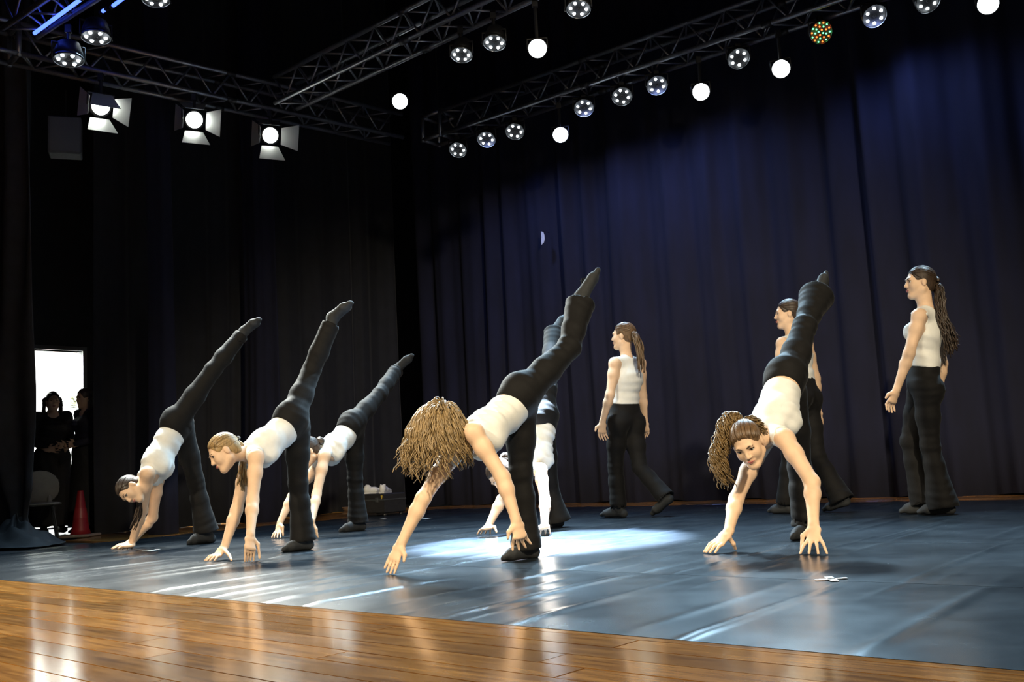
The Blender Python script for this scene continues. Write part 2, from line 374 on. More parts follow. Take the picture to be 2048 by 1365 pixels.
# the tall drape at the proscenium, gathered in a puddle on the floor
def proscenium():
    base = G(36, 1088); dirx = UA; nf = np.array([-NA[0], -NA[1], 0])
    root = thing('proscenium_drape', 'heavy black proscenium drape gathered in a puddle on the floor', 'curtain', base)
    a, nx = 60, 120; V = []
    for i in range(a):
        t = i/(a-1); z = .02 + t*t*.35*0 + t*7.0
        zz = z
        pinch = 1 - .42*math.exp(-((zz-.28)/.16)**2)
        cx = .0 + .12*math.exp(-((zz-.25)/.35)**2)
        row = []
        for j in range(nx):
            s = j/(nx-1); x = (s-.5)*.95*pinch + cx - .1
            dep = .10*math.sin(s*21+.6*math.sin(zz*1.2))*(.6+.4*math.sin(zz*.7+s*4)) + .18*math.cos((s-.5)*math.pi)
            dep += .05*math.sin(s*9 - zz*3.0)*math.exp(-zz*.8)
            row.append(base + dirx*x + nf*dep*pinch + np.array([0, 0, zz]))
        V.append(row)
    V = np.array(V).reshape(-1, 3) - base
    i, j = np.meshgrid(np.arange(a-1), np.arange(nx-1), indexing='ij'); k = (i*nx+j).ravel()
    me = npmesh('hanging_cloth', V, np.stack([k, k+1, k+nx+1, k+nx], 1)); me.materials.append(PROSC)
    o = link(bpy.data.objects.new('hanging_cloth', me), root)
    md = o.modifiers.new('thick', 'SOLIDIFY'); md.thickness = .006
    # puddle: a rumpled mound
    nx, ny = 90, 60; V = []
    for i in range(ny):
        for j in range(nx):
            r = i/(ny-1); th = 2*math.pi*j/nx
            rx, ry = .62*r*(1+.10*math.sin(th*3+1)+.06*math.sin(th*7)), .36*r*(1+.10*math.sin(th*4))
            hgt = .22*(1-r)**1.1 + .035*(1-r*.8)*math.sin(th*5+r*9)+.03*math.sin(th*2-r*14)*(1-r) + .02
            h_ = max(.006, hgt*(1-r**6))
            x, y = rx*math.cos(th)+.22, ry*math.sin(th)
            V.append(dirx*x + nf*(y+.1) + np.array([0, 0, h_ if r < .99 else .002]))
    i, j = np.meshgrid(np.arange(ny-1), np.arange(nx), indexing='ij'); k = (i*nx+j).ravel(); k2 = (i*nx+(j+1) % nx).ravel()
    me = npmesh('floor_puddle', np.array(V), np.stack([k, k+nx, k2+nx, k2], 1)); me.materials.append(PROSC); link(bpy.data.objects.new('floor_puddle', me), root)
proscenium()

# ------------------------------------------------------------------ trusses
TZ, TW = 4.8, .29
def truss(start, d, length, inward, label):
    """four chords with zigzag braces on every face; the front upper chord runs from start along d"""
    d = nrm(d); root = thing('lighting_truss', label, 'truss', start, 'aluminium lighting trusses')
    inn = nrm(inward); z = np.array([0, 0, 1.])
    c = [np.zeros(3), -z*TW, inn*TW, inn*TW - z*TW]
    b = MB(); b.tube([(0, 0, 0), (length, 0, 0)], .025, 10); cm_ = b.mesh('chord', True); cm_.materials.append(ALU)
    def frame(o_, x, y_hint, loc):
        zz = nrm(np.cross(x, y_hint)); y = np.cross(zz, x); mm = Matrix.Identity(4)
        for k in range(3): mm[k][0], mm[k][1], mm[k][2], mm[k][3] = x[k], y[k], zz[k], loc[k]
        o_.matrix_local = mm
    for p in c:
        o = link(bpy.data.objects.new('chord', cm_), root); frame(o, d, inn, p)
    bay = .21; bl = math.hypot(bay, TW); n = int(length/bay)
    b = MB(); b.tube([(0, 0, 0), (bl, 0, 0)], .011, 6); bm_ = b.mesh('brace', True); bm_.materials.append(ALU)
    for fa, fb in ((0, 1), (2, 3), (1, 3), (0, 2)):
        for i in range(n):
            A, B_ = (c[fa], c[fb]) if i % 2 == 0 else (c[fb], c[fa])
            p = A + d*i*bay; q_ = B_ + d*(i+1)*bay
            o = link(bpy.data.objects.new('brace', bm_), root); frame(o, nrm(q_-p), np.cross(nrm(q_-p), d+[.01, .02, .03]), p)
    # spigot collars every 2.1 m
    b = MB(); b.tube([(-.05, 0, 0), (.05, 0, 0)], .034, 10); km = b.mesh('coupler', True); km.materials.append(BLACKMETAL)
    for s_ in np.arange(2.1, length-.2, 2.1):
        for p in c:
            o = link(bpy.data.objects.new('coupler', km), root); frame(o, d, inn, p + d*s_)
    return root
RD = nrm([.783, -.622, 0]); LD = nrm([.739, .674, 0])
RS = np.array([-.86, 11.82, TZ]); LS = np.array([-4.62, 8.62, TZ])
T1 = truss(RS + RD*.2, RD, 9.0, -LD*-1.0, 'long aluminium lighting truss hung in front of the back curtain')
T2 = truss(LS + LD*.3, LD, 4.35, nrm([-LD[1], LD[0], 0]), 'aluminium lighting truss carrying the three floodlights with barn doors')
MS = np.array([-2.42, 10.40, TZ])
truss(MS, UA, 6.2, NA, 'aluminium lighting truss branching off halfway across the ceiling')
truss(LS + RD*.35 + np.array([.05, -.1, 0]), RD, 4.2, LD, 'aluminium lighting truss with blue glowing tubes')
def block(p, ax, ay, root):
    """corner cube bolted to the end of a truss"""
    o_ = p - np.array(root.location); b = MB()
    for x in (0, TW):
        for y in (0, TW): b.tube([o_+ax*x+ay*y+NZ*.03, o_+ax*x+ay*y-NZ*(TW+.03)], .026, 8)
    for z in (0, -TW):
        for x in (0, TW): b.tube([o_+ax*x+NZ*z, o_+ax*x+ay*TW+NZ*z], .026, 8); b.tube([o_+ay*x+NZ*z, o_+ay*x+ax*TW+NZ*z], .026, 8)
    b.build('corner_block', ALU, root, True)
    b = MB(); b.tube([o_+ax*TW/2+ay*TW/2, o_+ax*TW/2+ay*TW/2+NZ*(8.05-TZ)], .009, 6); b.build('hoist_chain', BLACKMETAL, root)
block(RS + RD*-.12, RD, nrm([-RD[1], RD[0], 0]), T1)
block(LS, LD, nrm([-LD[1], LD[0], 0]), T2)

# ------------------------------------------------------------------ lamps
LEDW = mat('led_white', (1, 1, 1), .3, emit=(.86, .95, 1), estr=9)
LENSW = mat('lamp_lens_white', (1, 1, 1), .3, emit=(.88, .97, 1), estr=12)
LENSF = mat('floodlight_lens', (1, 1, 1), .3, emit=(.97, 1, .93), estr=14)
LEDG = mat('led_green', (.2, 1, .4), .3, emit=(.12, 1, .3), estr=4)
LEDR = mat('led_red', (1, .2, .05), .3, emit=(1, .12, .02), estr=5)
TUBEB = mat('tube_blue', (.1, .15, 1), .3, emit=(.05, .10, 1), estr=5)
RIMGLASS = mat('lamp_rim', (.12, .13, .14), .25, .6)
DOORWHITE = mat('barn_door_metal', (.55, .57, .55), .35, .3)
def aim_matrix(p, d):
    z = -nrm(d); x = nrm(np.cross([0, 0, 1], z)) if abs(z[2]) < .98 else np.array([1., 0, 0]); y = np.cross(z, x)
    mm = Matrix.Identity(4)
    for k in range(3): mm[k][0], mm[k][1], mm[k][2], mm[k][3] = x[k], y[k], z[k], p[k]
    return mm
SHARED = {}
def shared(key, fn, m, smooth=False):
    if key not in SHARED:
        b = MB(); fn(b); me = b.mesh(key.split('/')[-1], smooth); me.materials.append(m); SHARED[key] = me
    return bpy.data.objects.new(key.split('/')[-1], SHARED[key])
def yoke(root, p, d, r, hang):
    """u-bracket and hook clamp from the lamp up to the pipe"""
    x = nrm(np.cross([0, 0, 1], d)); u_ = np.array([0, 0, 1.])
    b = MB(); b.tube([x*r*1.08, x*r*1.08+u_*r*1.1, -x*r*1.08+u_*r*1.1, -x*r*1.08], .010, 6); b.build('yoke', BLACKMETAL, root, True)
    b = MB(); b.tube([u_*r*1.1, u_*hang], .016, 8); b.box((-.025, -.02, hang-.07), (.025, .02, hang+.0)); b.build('clamp', BLACKMETAL, root)
def led_par(p, d, r, label, kind='white'):
    root = thing('led_par_lamp', label, 'stage lamp', p, 'LED par lamps on the trusses'); mm = aim_matrix(np.zeros(3), d)
    o = link(shared('led%.3f/housing' % r, lambda b: b.lathe([(r*.3, .17), (r*.75, .15), (r*.95, .06), (r, .0), (r*.93, 0), (r*.9, .012)], 24), BLACKMETAL, True), root); o.matrix_local = mm
    o = link(shared('led%.3f/rim' % r, lambda b: b.lathe([(r, -.006), (r*1.04, 0), (r*1.0, .02), (r*.94, .004), (r, -.006)], 24, cap0=False, cap1=False), RIMGLASS, True), root); o.matrix_local = mm
    if kind == 'white':
        for k in range(6):
            a = k*math.pi/3+.3
            o = link(shared('led%.3f/led' % r, lambda b: b.lathe([(.004, -.010), (r*.10, -.008), (r*.135, 0.004)], 12), LEDW, True), root)
            o.matrix_local = mm @ Matrix.Translation((r*.64*math.cos(a), r*.64*math.sin(a), 0))
            if k % 3 == 0:
                pass
        o = link(shared('led%.3f/hub' % r, lambda b: b.lathe([(r*.08, -.004), (r*.14, .004)], 10), BLACKMETAL, True), root); o.matrix_local = mm
    else:
        n = 0
        for ring, cnt in ((.22, 4), (.52, 9), (.82, 14)):
            for k in range(cnt):
                a = 2*math.pi*k/cnt+ring; n += 1
                mt = LEDG if n % 2 else LEDR
                o = link(shared('ledc%d/led' % (n % 2), lambda b: b.lathe([(.004, -.008), (r*.055, -.006), (r*.075, .004)], 8), mt, True), root)
                o.matrix_local = mm @ Matrix.Translation((r*ring*math.cos(a), r*ring*math.sin(a), 0))
    yoke(root, p, d, r, max(r*1.1+.02, TZ-TW-.028-p[2]))
    return root
def white_par(p, d, r, label):
    root = thing('par_can_lamp', label, 'stage lamp', p, 'white par can lamps'); mm = aim_matrix(np.zeros(3), d)
    o = link(shared('par%.3f/housing' % r, lambda b: b.lathe([(r*.25, .30), (r*.7, .27), (r*.85, .16), (r*1.05, .05), (r*1.08, 0), (r*1.0, -.0), (r*.98, .015)], 24), BLACKMETAL, True), root); o.matrix_local = mm
    o = link(shared('par%.3f/lens' % r, lambda b: b.lathe([(r*.02, -.012), (r*.5, -.008), (r*.98, .006)], 24), LENSW, True), root); o.matrix_local = mm
    yoke(root, p, d, r, max(r*1.1+.02, TZ-TW-.028-p[2]))
    return root
rn = nrm(np.cross(RD, [0, 0, 1]))                    # plane of the curtain-side truss
aimdown = lambda p, t: nrm(np.asarray(t)-p)
ords = ['first', 'second', 'third', 'fourth', 'fifth', 'sixth', 'seventh', 'eighth', 'ninth', 'tenth']
RMID = RS + LD*(TW/2)
for i, (x, y) in enumerate([(916, 300), (973, 279), (1030, 263), (1168, 216), (1244, 193), (1314, 171), (1477, 117), (1749, 32), (1856, 2)]):
    p = ONPLANE(x, y, RMID, rn); d = nrm([-.18+.03*i, -.62-.02*i, -.76])
    led_par(p, d, .108, 'black LED par lamp, %s from the truss corner along the truss before the back curtain' % ords[i])
    if i in (0, 2, 4, 6, 8): spot('led_par_beam', p + d*.06, p + d*3, 300, COOL, 70, .7, .1)
    else: spot('led_par_beam', p + d*.06, p + NA*.75 - NZ*3.4, 72, BLUE, 150, 1.0, .1)      # these four graze the back curtain
for i, (x, y) in enumerate([(1121, 270), (1402, 184), (1562, 138), (1976, 8)]):
    p = ONPLANE(x, y, RMID, rn); d = nrm(CAM + [0, 2.0, 0] - p)
    white_par(p, d, .085, 'bright white par can, %s from the truss corner along the truss before the back curtain' % ords[i])
    spot('par_can_beam', p + d*.06, [(-.3, 6.6, 0), (1.4, 5.4, .5), (1.6, 5.6, .4), (2.6, 5.6, 0)][i], 800, COOL, 34, .5, .08)
p = ONPLANE(1642, 65, RMID, rn); led_par(p, nrm([.1, -.85, -.5]), .105, 'LED par lamp with many red and green lights on the truss before the back curtain', 'rg')
mn = NA
MMID = MS + NA*(TW/2)
for (x, y), lb in zip([(923, 110), (989, 86), (1157, 18)], ['black LED par lamp on the branching truss, closest to where it leaves the side truss', 'black LED par lamp on the branching truss beside the single white par can', 'black LED par lamp alone near the open end of the branching truss']):
    p = ONPLANE(x, y, MMID, mn); d = nrm([-.1, -.35, -.93])
    led_par(p, d, .10, lb); spot('led_par_beam', p + d*.06, p + d*3, 600, COOL, 75, .7, .1)
p = ONPLANE(1075, 97, MMID + NA*.1, mn); white_par(p, nrm(CAM-p+[0, 1, 0]), .08, 'bright white par can on the branching truss')
spot('pool_beam', p + nrm([.2, 7, 0]-p)*.08, (.16, 6.45, 0), 62000, (.62, .80, 1), 25, .6, .05)
p = ONPLANE(800, 203, UN(0, float(MMID@NA)+.9), mn); white_par(p, nrm(CAM-p+[0, 1, 0]), .085, 'bright white par can between the side truss and the branching truss')
spot('par_can_beam', p + nrm([-1.6, 6.4, 0]-p)*.08, (-1.7, 6.6, 0), 900, COOL, 40, .5, .08)
ln = nrm(np.cross(LD, [0, 0, 1]))
for (x, y), lb in zip([(192, 75), (137, 120), (312, 0)], ['black LED par lamp above the end of the floodlight truss', 'black LED par lamp below the end of the floodlight truss', 'black LED par lamp hanging higher than the floodlight truss, apart from all trusses']):
    p = ONPLANE(x, y, LS - [LD[1]*-.9, LD[0]*.9, 0], ln); d = nrm([.10, -.12, -.98])
    led_par(p, d, .125, lb); spot('led_par_beam', p + d*.06, p + d*3, 120, COOL, 70, .7, .1)
# floodlights with barn doors
def flood(px, py, d, label, doors, strength, tgt):
    p = ONPLANE(px, py, LS, ln); root = thing('floodlight', label, 'stage lamp', p, 'floodlights with barn doors'); mm = aim_matrix(np.zeros(3), d)
    r = .09
    o = link(shared('fl/housing', lambda b: (b.lathe([(r*.9, .26), (r*1.15, .24), (r*1.2, .03), (r*1.12, 0), (r*.95, .012)], 20)), BLACKMETAL, True), root); o.matrix_local = mm
    o = link(shared('fl/lens', lambda b: b.lathe([(.005, -.016), (r*.5, -.012), (r*.93, .008)], 24), LENSF, True), root); o.matrix_local = mm
    def leaf(b): b.raw([(-.09, 0, 0), (.09, 0, 0), (.14, .0, -.20), (-.14, .0, -.20), (-.09, .004, 0), (.09, .004, 0), (.14, .004, -.20), (-.14, .004, -.20)], [(0, 1, 2, 3), (7, 6, 5, 4), (0, 4, 5, 1), (1, 5, 6, 2), (2, 6, 7, 3), (3, 7, 4, 0)])
    for k, (a, op) in enumerate(doors):
        o = link(shared('fl/barn_door', leaf, DOORWHITE), root)
        o.matrix_local = mm @ Matrix.Rotation(R_(a), 4, 'Z') @ Matrix.Translation((0, .115, -.004)) @ Matrix.Rotation(R_(op), 4, 'X')
    yoke(root, p, d, .115, max(.14, TZ-TW-.028-p[2]))
    spot('floodlight_beam', p + nrm(d)*.22, tgt, strength, (.96, 1, .93), 62, .5, .09)
flood(202, 213, nrm([.55, -.75, -.45]), 'floodlight with barn doors hanging above the lit doorway', [(0, -28), (180, 30), (270, 165), (90, 35)], 1500, (-2.6, 6.0, 0))
flood(389, 240, nrm([.45, -.85, -.38]), 'floodlight with barn doors in the middle of the side truss', [(0, 165), (180, 35), (270, 165), (90, 35)], 1800, (-1.5, 6.2, .2))
flood(541, 271, nrm([.42, -.85, -.35]), 'floodlight with barn doors hanging closest to the truss corner', [(0, 165), (180, 42), (270, 165), (90, 55)], 1600, (-.3, 6.0, .3))
# blue glowing tubes along the left-end truss
def blue_tube(a, c_, label):
    a = np.asarray(a); c_ = np.asarray(c_); t = thing('blue_light_tube', label, 'light tube', a, 'blue glowing tubes'); d = nrm(c_-a)
    b = MB(); b.tube([np.zeros(3)+d*.02, c_-a-d*.02], .016, 8); b.build('tube', TUBEB, t, True)
    for q_ in (np.zeros(3), c_-a): b = MB(); b.tube([q_-d*.02, q_+d*.02], .02, 8); b.build('end_cap', BLACKMETAL, t)
tz = TZ - .33
blue_tube(G(67, 68, tz), G(165, -4, tz), 'longest blue glowing light tube under the truss end')
blue_tube(G(68, 15, tz+.3), G(108, -12, tz+.3), 'short blue glowing light tube above the longest blue tube')
blue_tube(G(203, 24, tz+.25), G(214, 17, tz+.25), 'tiny stub of blue glowing light tube')
blue_tube(G(224, 13, tz+.25), G(250, -6, tz+.25), 'blue glowing light tube next to the tiny blue stub')

# ------------------------------------------------------------------ figures: one continuous surface from a blended distance field
class Field:
    def __init__(s): s.ops = []
    def add(s, lo, hi, fn, k=.02, op='u'): s.ops.append((np.asarray(lo), np.asarray(hi), fn, k, op))
    def cone(s, a, b, ra, rb, k=.02, op='u'):
        a = np.asarray(a, float); b = np.asarray(b, float); d = b-a; L2 = max(float(d@d), 1e-9); m = max(ra, rb)
        def fn(X, Y, Z):
            x, y, z = X-a[0], Y-a[1], Z-a[2]
            t = np.clip((x*d[0]+y*d[1]+z*d[2])/L2, 0, 1)
            return np.sqrt((x-t*d[0])**2+(y-t*d[1])**2+(z-t*d[2])**2) - (ra+(rb-ra)*t)
        s.add(np.minimum(a, b)-m, np.maximum(a, b)+m, fn, k, op)
    def chain(s, pts, rads, k=.02):
        for i in range(len(pts)-1): s.cone(pts[i], pts[i+1], rads[i], rads[i+1], k)
    def econe(s, a, b, ra, rb, ua, ub=None, k=.03):
        """elliptical tapered segment: ra, rb = (half width along u, half depth)"""
        a = np.asarray(a, float); b = np.asarray(b, float); d = b-a; L2 = max(float(d@d), 1e-9); ax = nrm(d)
        ub = ua if ub is None else ub
        u = nrm((np.asarray(ua)+np.asarray(ub))/2); u = nrm(u-ax*(u@ax)); v = np.cross(ax, u); m = max(max(ra), max(rb))
        def fn(X, Y, Z):
            x, y, z = X-a[0], Y-a[1], Z-a[2]
            t = np.clip((x*d[0]+y*d[1]+z*d[2])/L2, 0, 1)
            x, y, z = x-t*d[0], y-t*d[1], z-t*d[2]
            ru = ra[0]+(rb[0]-ra[0])*t; rv = ra[1]+(rb[1]-ra[1])*t
            pu = x*u[0]+y*u[1]+z*u[2]; pv = x*v[0]+y*v[1]+z*v[2]; pw = x*ax[0]+y*ax[1]+z*ax[2]
            mn = np.minimum(ru, rv)
            return (np.sqrt((pu/ru)**2+(pv/rv)**2+(pw/mn)**2)-1)*mn
        s.add(np.minimum(a, b)-m, np.maximum(a, b)+m, fn, k)
    def ell(s, c, r, A, k=.02, op='u'):
        c = np.asarray(c, float); r = np.asarray(r, float); A = np.asarray(A, float); m = r.max(); mn = r.min()
        def fn(X, Y, Z):
            x, y, z = X-c[0], Y-c[1], Z-c[2]; q = 0
            for i in range(3): q = q+((x*A[i][0]+y*A[i][1]+z*A[i][2])/r[i])**2
            return (np.sqrt(q)-1)*mn
        s.add(c-m, c+m, fn, k, op)
    def slab(s, c, n, L, Rr, k=.006):
        """removes a disc-shaped block that starts at c and reaches L along n"""
        c = np.asarray(c, float); n = nrm(n); m = max(L, Rr)*1.25
        def fn(X, Y, Z):
            x, y, z = X-c[0], Y-c[1], Z-c[2]; t = x*n[0]+y*n[1]+z*n[2]
            rad = np.sqrt(np.maximum(x*x+y*y+z*z-t*t, 0))
            return np.maximum(np.maximum(-t, t-L), rad-Rr)
        mid = c+n*L/2; s.add(mid-m, mid+m, fn, k, 's')
    def ground(s, z0):
        s.floor = z0
    floor = None
    def solve(s, h, disp=None):
        us = [o for o in s.ops if o[4] == 'u']
        lo = np.min([o[0] for o in us], 0)-3*h; hi = np.max([o[1] for o in us], 0)+3*h
        N = np.ceil((hi-lo)/h).astype(int)+1
        arr = np.full(N, .05, np.float32)
        ax = [(lo[i]+h*np.arange(N[i])).astype(np.float32) for i in range(3)]
        for l, hh, fn, k, op in s.ops:
            i0 = np.clip(np.floor((l-k-2*h-lo)/h).astype(int), 0, N-1); i1 = np.clip(np.ceil((hh+k+2*h-lo)/h).astype(int)+1, 1, N)
            if (i1 <= i0).any(): continue
            sl = tuple(slice(i0[i], i1[i]) for i in range(3))
            d = fn(ax[0][sl[0]][:, None, None], ax[1][sl[1]][None, :, None], ax[2][sl[2]][None, None, :]).astype(np.float32)
            A = arr[sl]
            if op == 'u':
                e = np.maximum(k-np.abs(A-d), 0)/k; arr[sl] = np.minimum(A, d)-e*e*k*.25
            else:
                d = -d; e = np.maximum(k-np.abs(A-d), 0)/k; arr[sl] = np.maximum(A, d)+e*e*k*.25
        if s.floor is not None: arr = np.maximum(arr, (s.floor-ax[2])[None, None, :])
        if disp is not None:
            I = np.nonzero(np.abs(arr) < .02); arr[I] += disp(ax[0][I[0]], ax[1][I[1]], ax[2][I[2]]).astype(np.float32)
        return nets(arr, lo, h)
def nets(arr, lo, h):
    neg = arr < 0; n8 = neg.astype(np.int8)
    c = n8[:-1]+n8[1:]; c = c[:, :-1]+c[:, 1:]; c = c[:, :, :-1]+c[:, :, 1:]
    I = np.nonzero((c > 0) & (c < 8)); nv = len(I[0])
    idx = np.full(c.shape, -1, np.int32); idx[I] = np.arange(nv)
    acc = np.zeros((nv, 3), np.float32); cnt = np.zeros(nv, np.float32)
    corners = [(x, y, z) for x in (0, 1) for y in (0, 1) for z in (0, 1)]
    val = {k: arr[I[0]+k[0], I[1]+k[1], I[2]+k[2]] for k in corners}
    for a in corners:
        for x in range(3):
            if a[x]: continue
            b = list(a); b[x] = 1; b = tuple(b); va, vb = val[a], val[b]; cr = (va < 0) != (vb < 0)
            t = np.where(cr, va/np.where(cr, va-vb, 1), 0)
            for k in range(3): acc[:, k] += np.where(cr, a[k]+(t if k == x else 0), 0)
            cnt += cr
    V = (acc/cnt[:, None]+np.stack(I, 1))*h+lo
    Q = []
    for x in range(3):
        y, z = (x+1) % 3, (x+2) % 3
        s0 = [slice(None)]*3; s1 = [slice(None)]*3; s0[x] = slice(0, -1); s1[x] = slice(1, None)
        A, B = neg[tuple(s0)], neg[tuple(s1)]; E = np.nonzero(A != B); fl_ = A[E]
        P = np.stack(E, 1); ok = (P[:, y] > 0) & (P[:, z] > 0) & (P[:, y] < arr.shape[y]-1) & (P[:, z] < arr.shape[z]-1); P = P[ok]; fl_ = fl_[ok]
        def cell(dy, dz):
            p = P.copy(); p[:, y] -= dy; p[:, z] -= dz; return idx[p[:, 0], p[:, 1], p[:, 2]]
        q = np.stack([cell(1, 1), cell(0, 1), cell(0, 0), cell(1, 0)], 1)
        q[~fl_] = q[~fl_][:, ::-1]; Q.append(q)
    return V, np.vstack(Q)
def obj_np(name, VQ, m, parent, origin):
    V, Q = VQ; me = npmesh(name, V-np.asarray(origin), Q); me.materials.append(m)
    return link(bpy.data.objects.new(name, me), parent)
def wrinkles(axis, amp, seed, freq=95, cross=30):
    rg = np.random.default_rng(seed); axis = nrm(axis); o1 = nrm(np.cross(axis, rg.normal(size=3))); o2 = np.cross(axis, o1); ph = rg.uniform(0, 6, 6)
    def f(x, y, z):
        t = x*axis[0]+y*axis[1]+z*axis[2]; a = x*o1[0]+y*o1[1]+z*o1[2]; b = x*o2[0]+y*o2[1]+z*o2[2]
        wob = .5*np.sin(a*17+ph[0])+.5*np.sin(b*14+ph[1])
        return amp*(np.sin(t*freq+wob*2.6+ph[2])*(.55+.45*np.sin(a*cross*.5+ph[3]))+.7*np.sin(t*freq*.47+b*9+ph[4])+.4*np.sin(a*cross+t*31+ph[5]))*.6
    return f

def leg_wrinkles(g, seed):
    """creases gather at the knee, the hip and the hem; the rest of the leg stays smooth"""
    base = []
    for L in 'LR':
        ax = nrm(g['a'+L]-g['h'+L]); base.append((g['k'+L], g['h'+L], g['a'+L], wrinkles(ax, 1.0, seed+ord(L), 120, 34)))
    def f(x, y, z):
        out = np.zeros_like(x); best = np.full_like(x, 9.)
        for kn, hp, an, w in base:
            d = lambda p: np.sqrt((x-p[0])**2+(y-p[1])**2+(z-p[2])**2)
            dk, dh, da = d(kn), d(hp), d(an); near = np.minimum(np.minimum(dk, dh), da)
            amp = .0009+.0042*np.exp(-(dk/.08)**2)+.0022*np.exp(-(dh/.13)**2)+.0050*np.exp(-(da/.11)**2)
            v = amp*w(x, y, z); m = near < best; out = np.where(m, v, out); best = np.where(m, near, best)
        return out
    return f
def hand(F, wr, kn, tip, lat, s=1.0, spread=1.5, grounded=False, curl=0.0, thumb=None, k=.004):
    """palm, four jointed fingers of unequal length, and a thumb leaving the side of the palm; lat points to the thumb side"""
    wr, kn, tip = map(lambda p: np.asarray(p, float), (wr, kn, tip))
    d1 = nrm(kn-wr); lat = nrm(lat-d1*(np.dot(lat, d1))); pn = np.cross(d1, lat)
    d2 = nrm(tip-kn); PLN = .088*s
    kc = wr+d1*PLN; fl = max(.078*s, min(np.linalg.norm(tip-kc), .095*s))
    F.econe(wr-d1*.01, wr+d1*.03*s, (.024*s, .019*s), (.032*s, .017*s), lat, k=.012)
    F.econe(wr+d1*.03*s, kc, (.034*s, .016*s), (.038*s, .0125*s), lat, k=.012)
    for i, (o, lf) in enumerate(((.031, .90), (.0105, 1.0), (-.0105, .95), (-.030, .76))):
        b = kc+lat*o*s-d1*(.004 if i in (0, 1, 2) else .012)*s
        e = kc+lat*o*s*spread*1.25+d2*fl*lf
        if grounded: e[2] = .0065
        mid = b+(e-b)*.48
        up = -pn if np.dot(-pn, d1) else -pn
        bend = np.array([0, 0, .010*s]) if grounded else pn*curl*.012*s
        mid = mid+bend
        F.chain([b, mid, e], [.0092*s, .0083*s, .0066*s], k)
    tb = wr+d1*.028*s+lat*.026*s
    if thumb is None:
        t1 = tb+nrm(d1*.62+lat*.78)*.036*s; t2 = t1+nrm(d1*.85+lat*.45+d2*.4)*.032*s
        if grounded: t2[2] = max(.0075, min(t2[2], .02)); t1[2] = max(t1[2], .02)
    else:
        t2 = np.asarray(thumb, float); t1 = tb+(t2-tb)*.55+lat*.006
    F.chain([tb-lat*.008, t1, t2], [.0145*s, .0105*s, .0078*s], .008)

def head_frame(f, u):
    f = nrm(f); u = np.asarray(u, float); u = nrm(u-f*(u@f)); return f, u, np.cross(u, f)
def head_field(F, c, f, u, l, s=1.0):
    A = [l, f, u]; P = lambda x, y, z: c+(l*x+f*y+u*z)*s
    F.ell(P(0, -.012, .030), np.array([.073, .094, .086])*s, A, .03)
    F.ell(P(0, .030, -.030), np.array([.056, .058, .080])*s, A, .03)
    F.cone(P(0, .064, -.094), P(0, .07, -.098), .019*s, .017*s, .025)
    for sx in (-1, 1):
        F.cone(P(.014*sx, .064, -.094), P(.050*sx, .0, -.058), .018*s, .022*s, .02)
        F.ell(P(.036*sx, .056, -.026), np.array([.026, .026, .03])*s, A, .02)
        F.ell(P(.075*sx, -.006, -.006), np.array([.009, .018, .030])*s, A, .006)
        F.ell(P(.033*sx, .093, .006), np.array([.016, .011, .0105])*s, A, .012, 's')
    F.cone(P(.034, .079, .024), P(-.034, .079, .024), .012*s, .012*s, .014)
    F.cone(P(0, .086, .010), P(0, .104, -.026), .0080*s, .0100*s, .012)
    for sx in (-1, 1): F.ell(P(.011*sx, .094, -.030), np.array([.008, .009, .007])*s, A, .006)
    F.ell(P(0, .084, -.058), np.array([.022, .012, .011])*s, A, .008)
def face_parts(root, org, c, f, u, l, s, brow=None):
    P = lambda x, y, z: c-org+(l*x+f*y+u*z)*s
    A = np.array([l, f, u])
    for sx in (-1, 1):
        b = MB(); b.ball(P(.032*sx, .0730, .0055), .0118*s, 12, 8); e = b.build('eye', EYEW, root, True)
        b = MB(); b.ball(P(.032*sx, .0818, .0045), np.array([.0062, .0040, .0062])*s, 10, 6, A); b.build('iris', IRIS, e, True)
        b = MB(); b.tube([P(.014*sx, .092, .021), P(.030*sx, .0915, .0285), P(.046*sx, .081, .0245)], [.0036*s, .0044*s, .0024*s], 6); b.build('eyebrow', brow or BROW, root, True)
        b = MB(); b.tube([P(.018*sx, .083, .009), P(.032*sx, .0880, .0135), P(.047*sx, .077, .008)], [.0022*s, .0032*s, .0022*s], 5); b.build('eyelashes', IRIS, root, True)
    b = MB(); b.tube([P(-.021, .086, -.058), P(-.008, .0962, -.0545), P(0, .0962, -.0555), P(.008, .0962, -.0545), P(.021, .086, -.058)], [.0015*s, .0042*s, .0038*s, .0042*s, .0015*s], 6)
    b.tube([P(-.019, .086, -.0595), P(0, .0955, -.064), P(.019, .086, -.0595)], [.0015*s, .0052*s, .0015*s], 6); b.build('lips', LIPS, root, True)

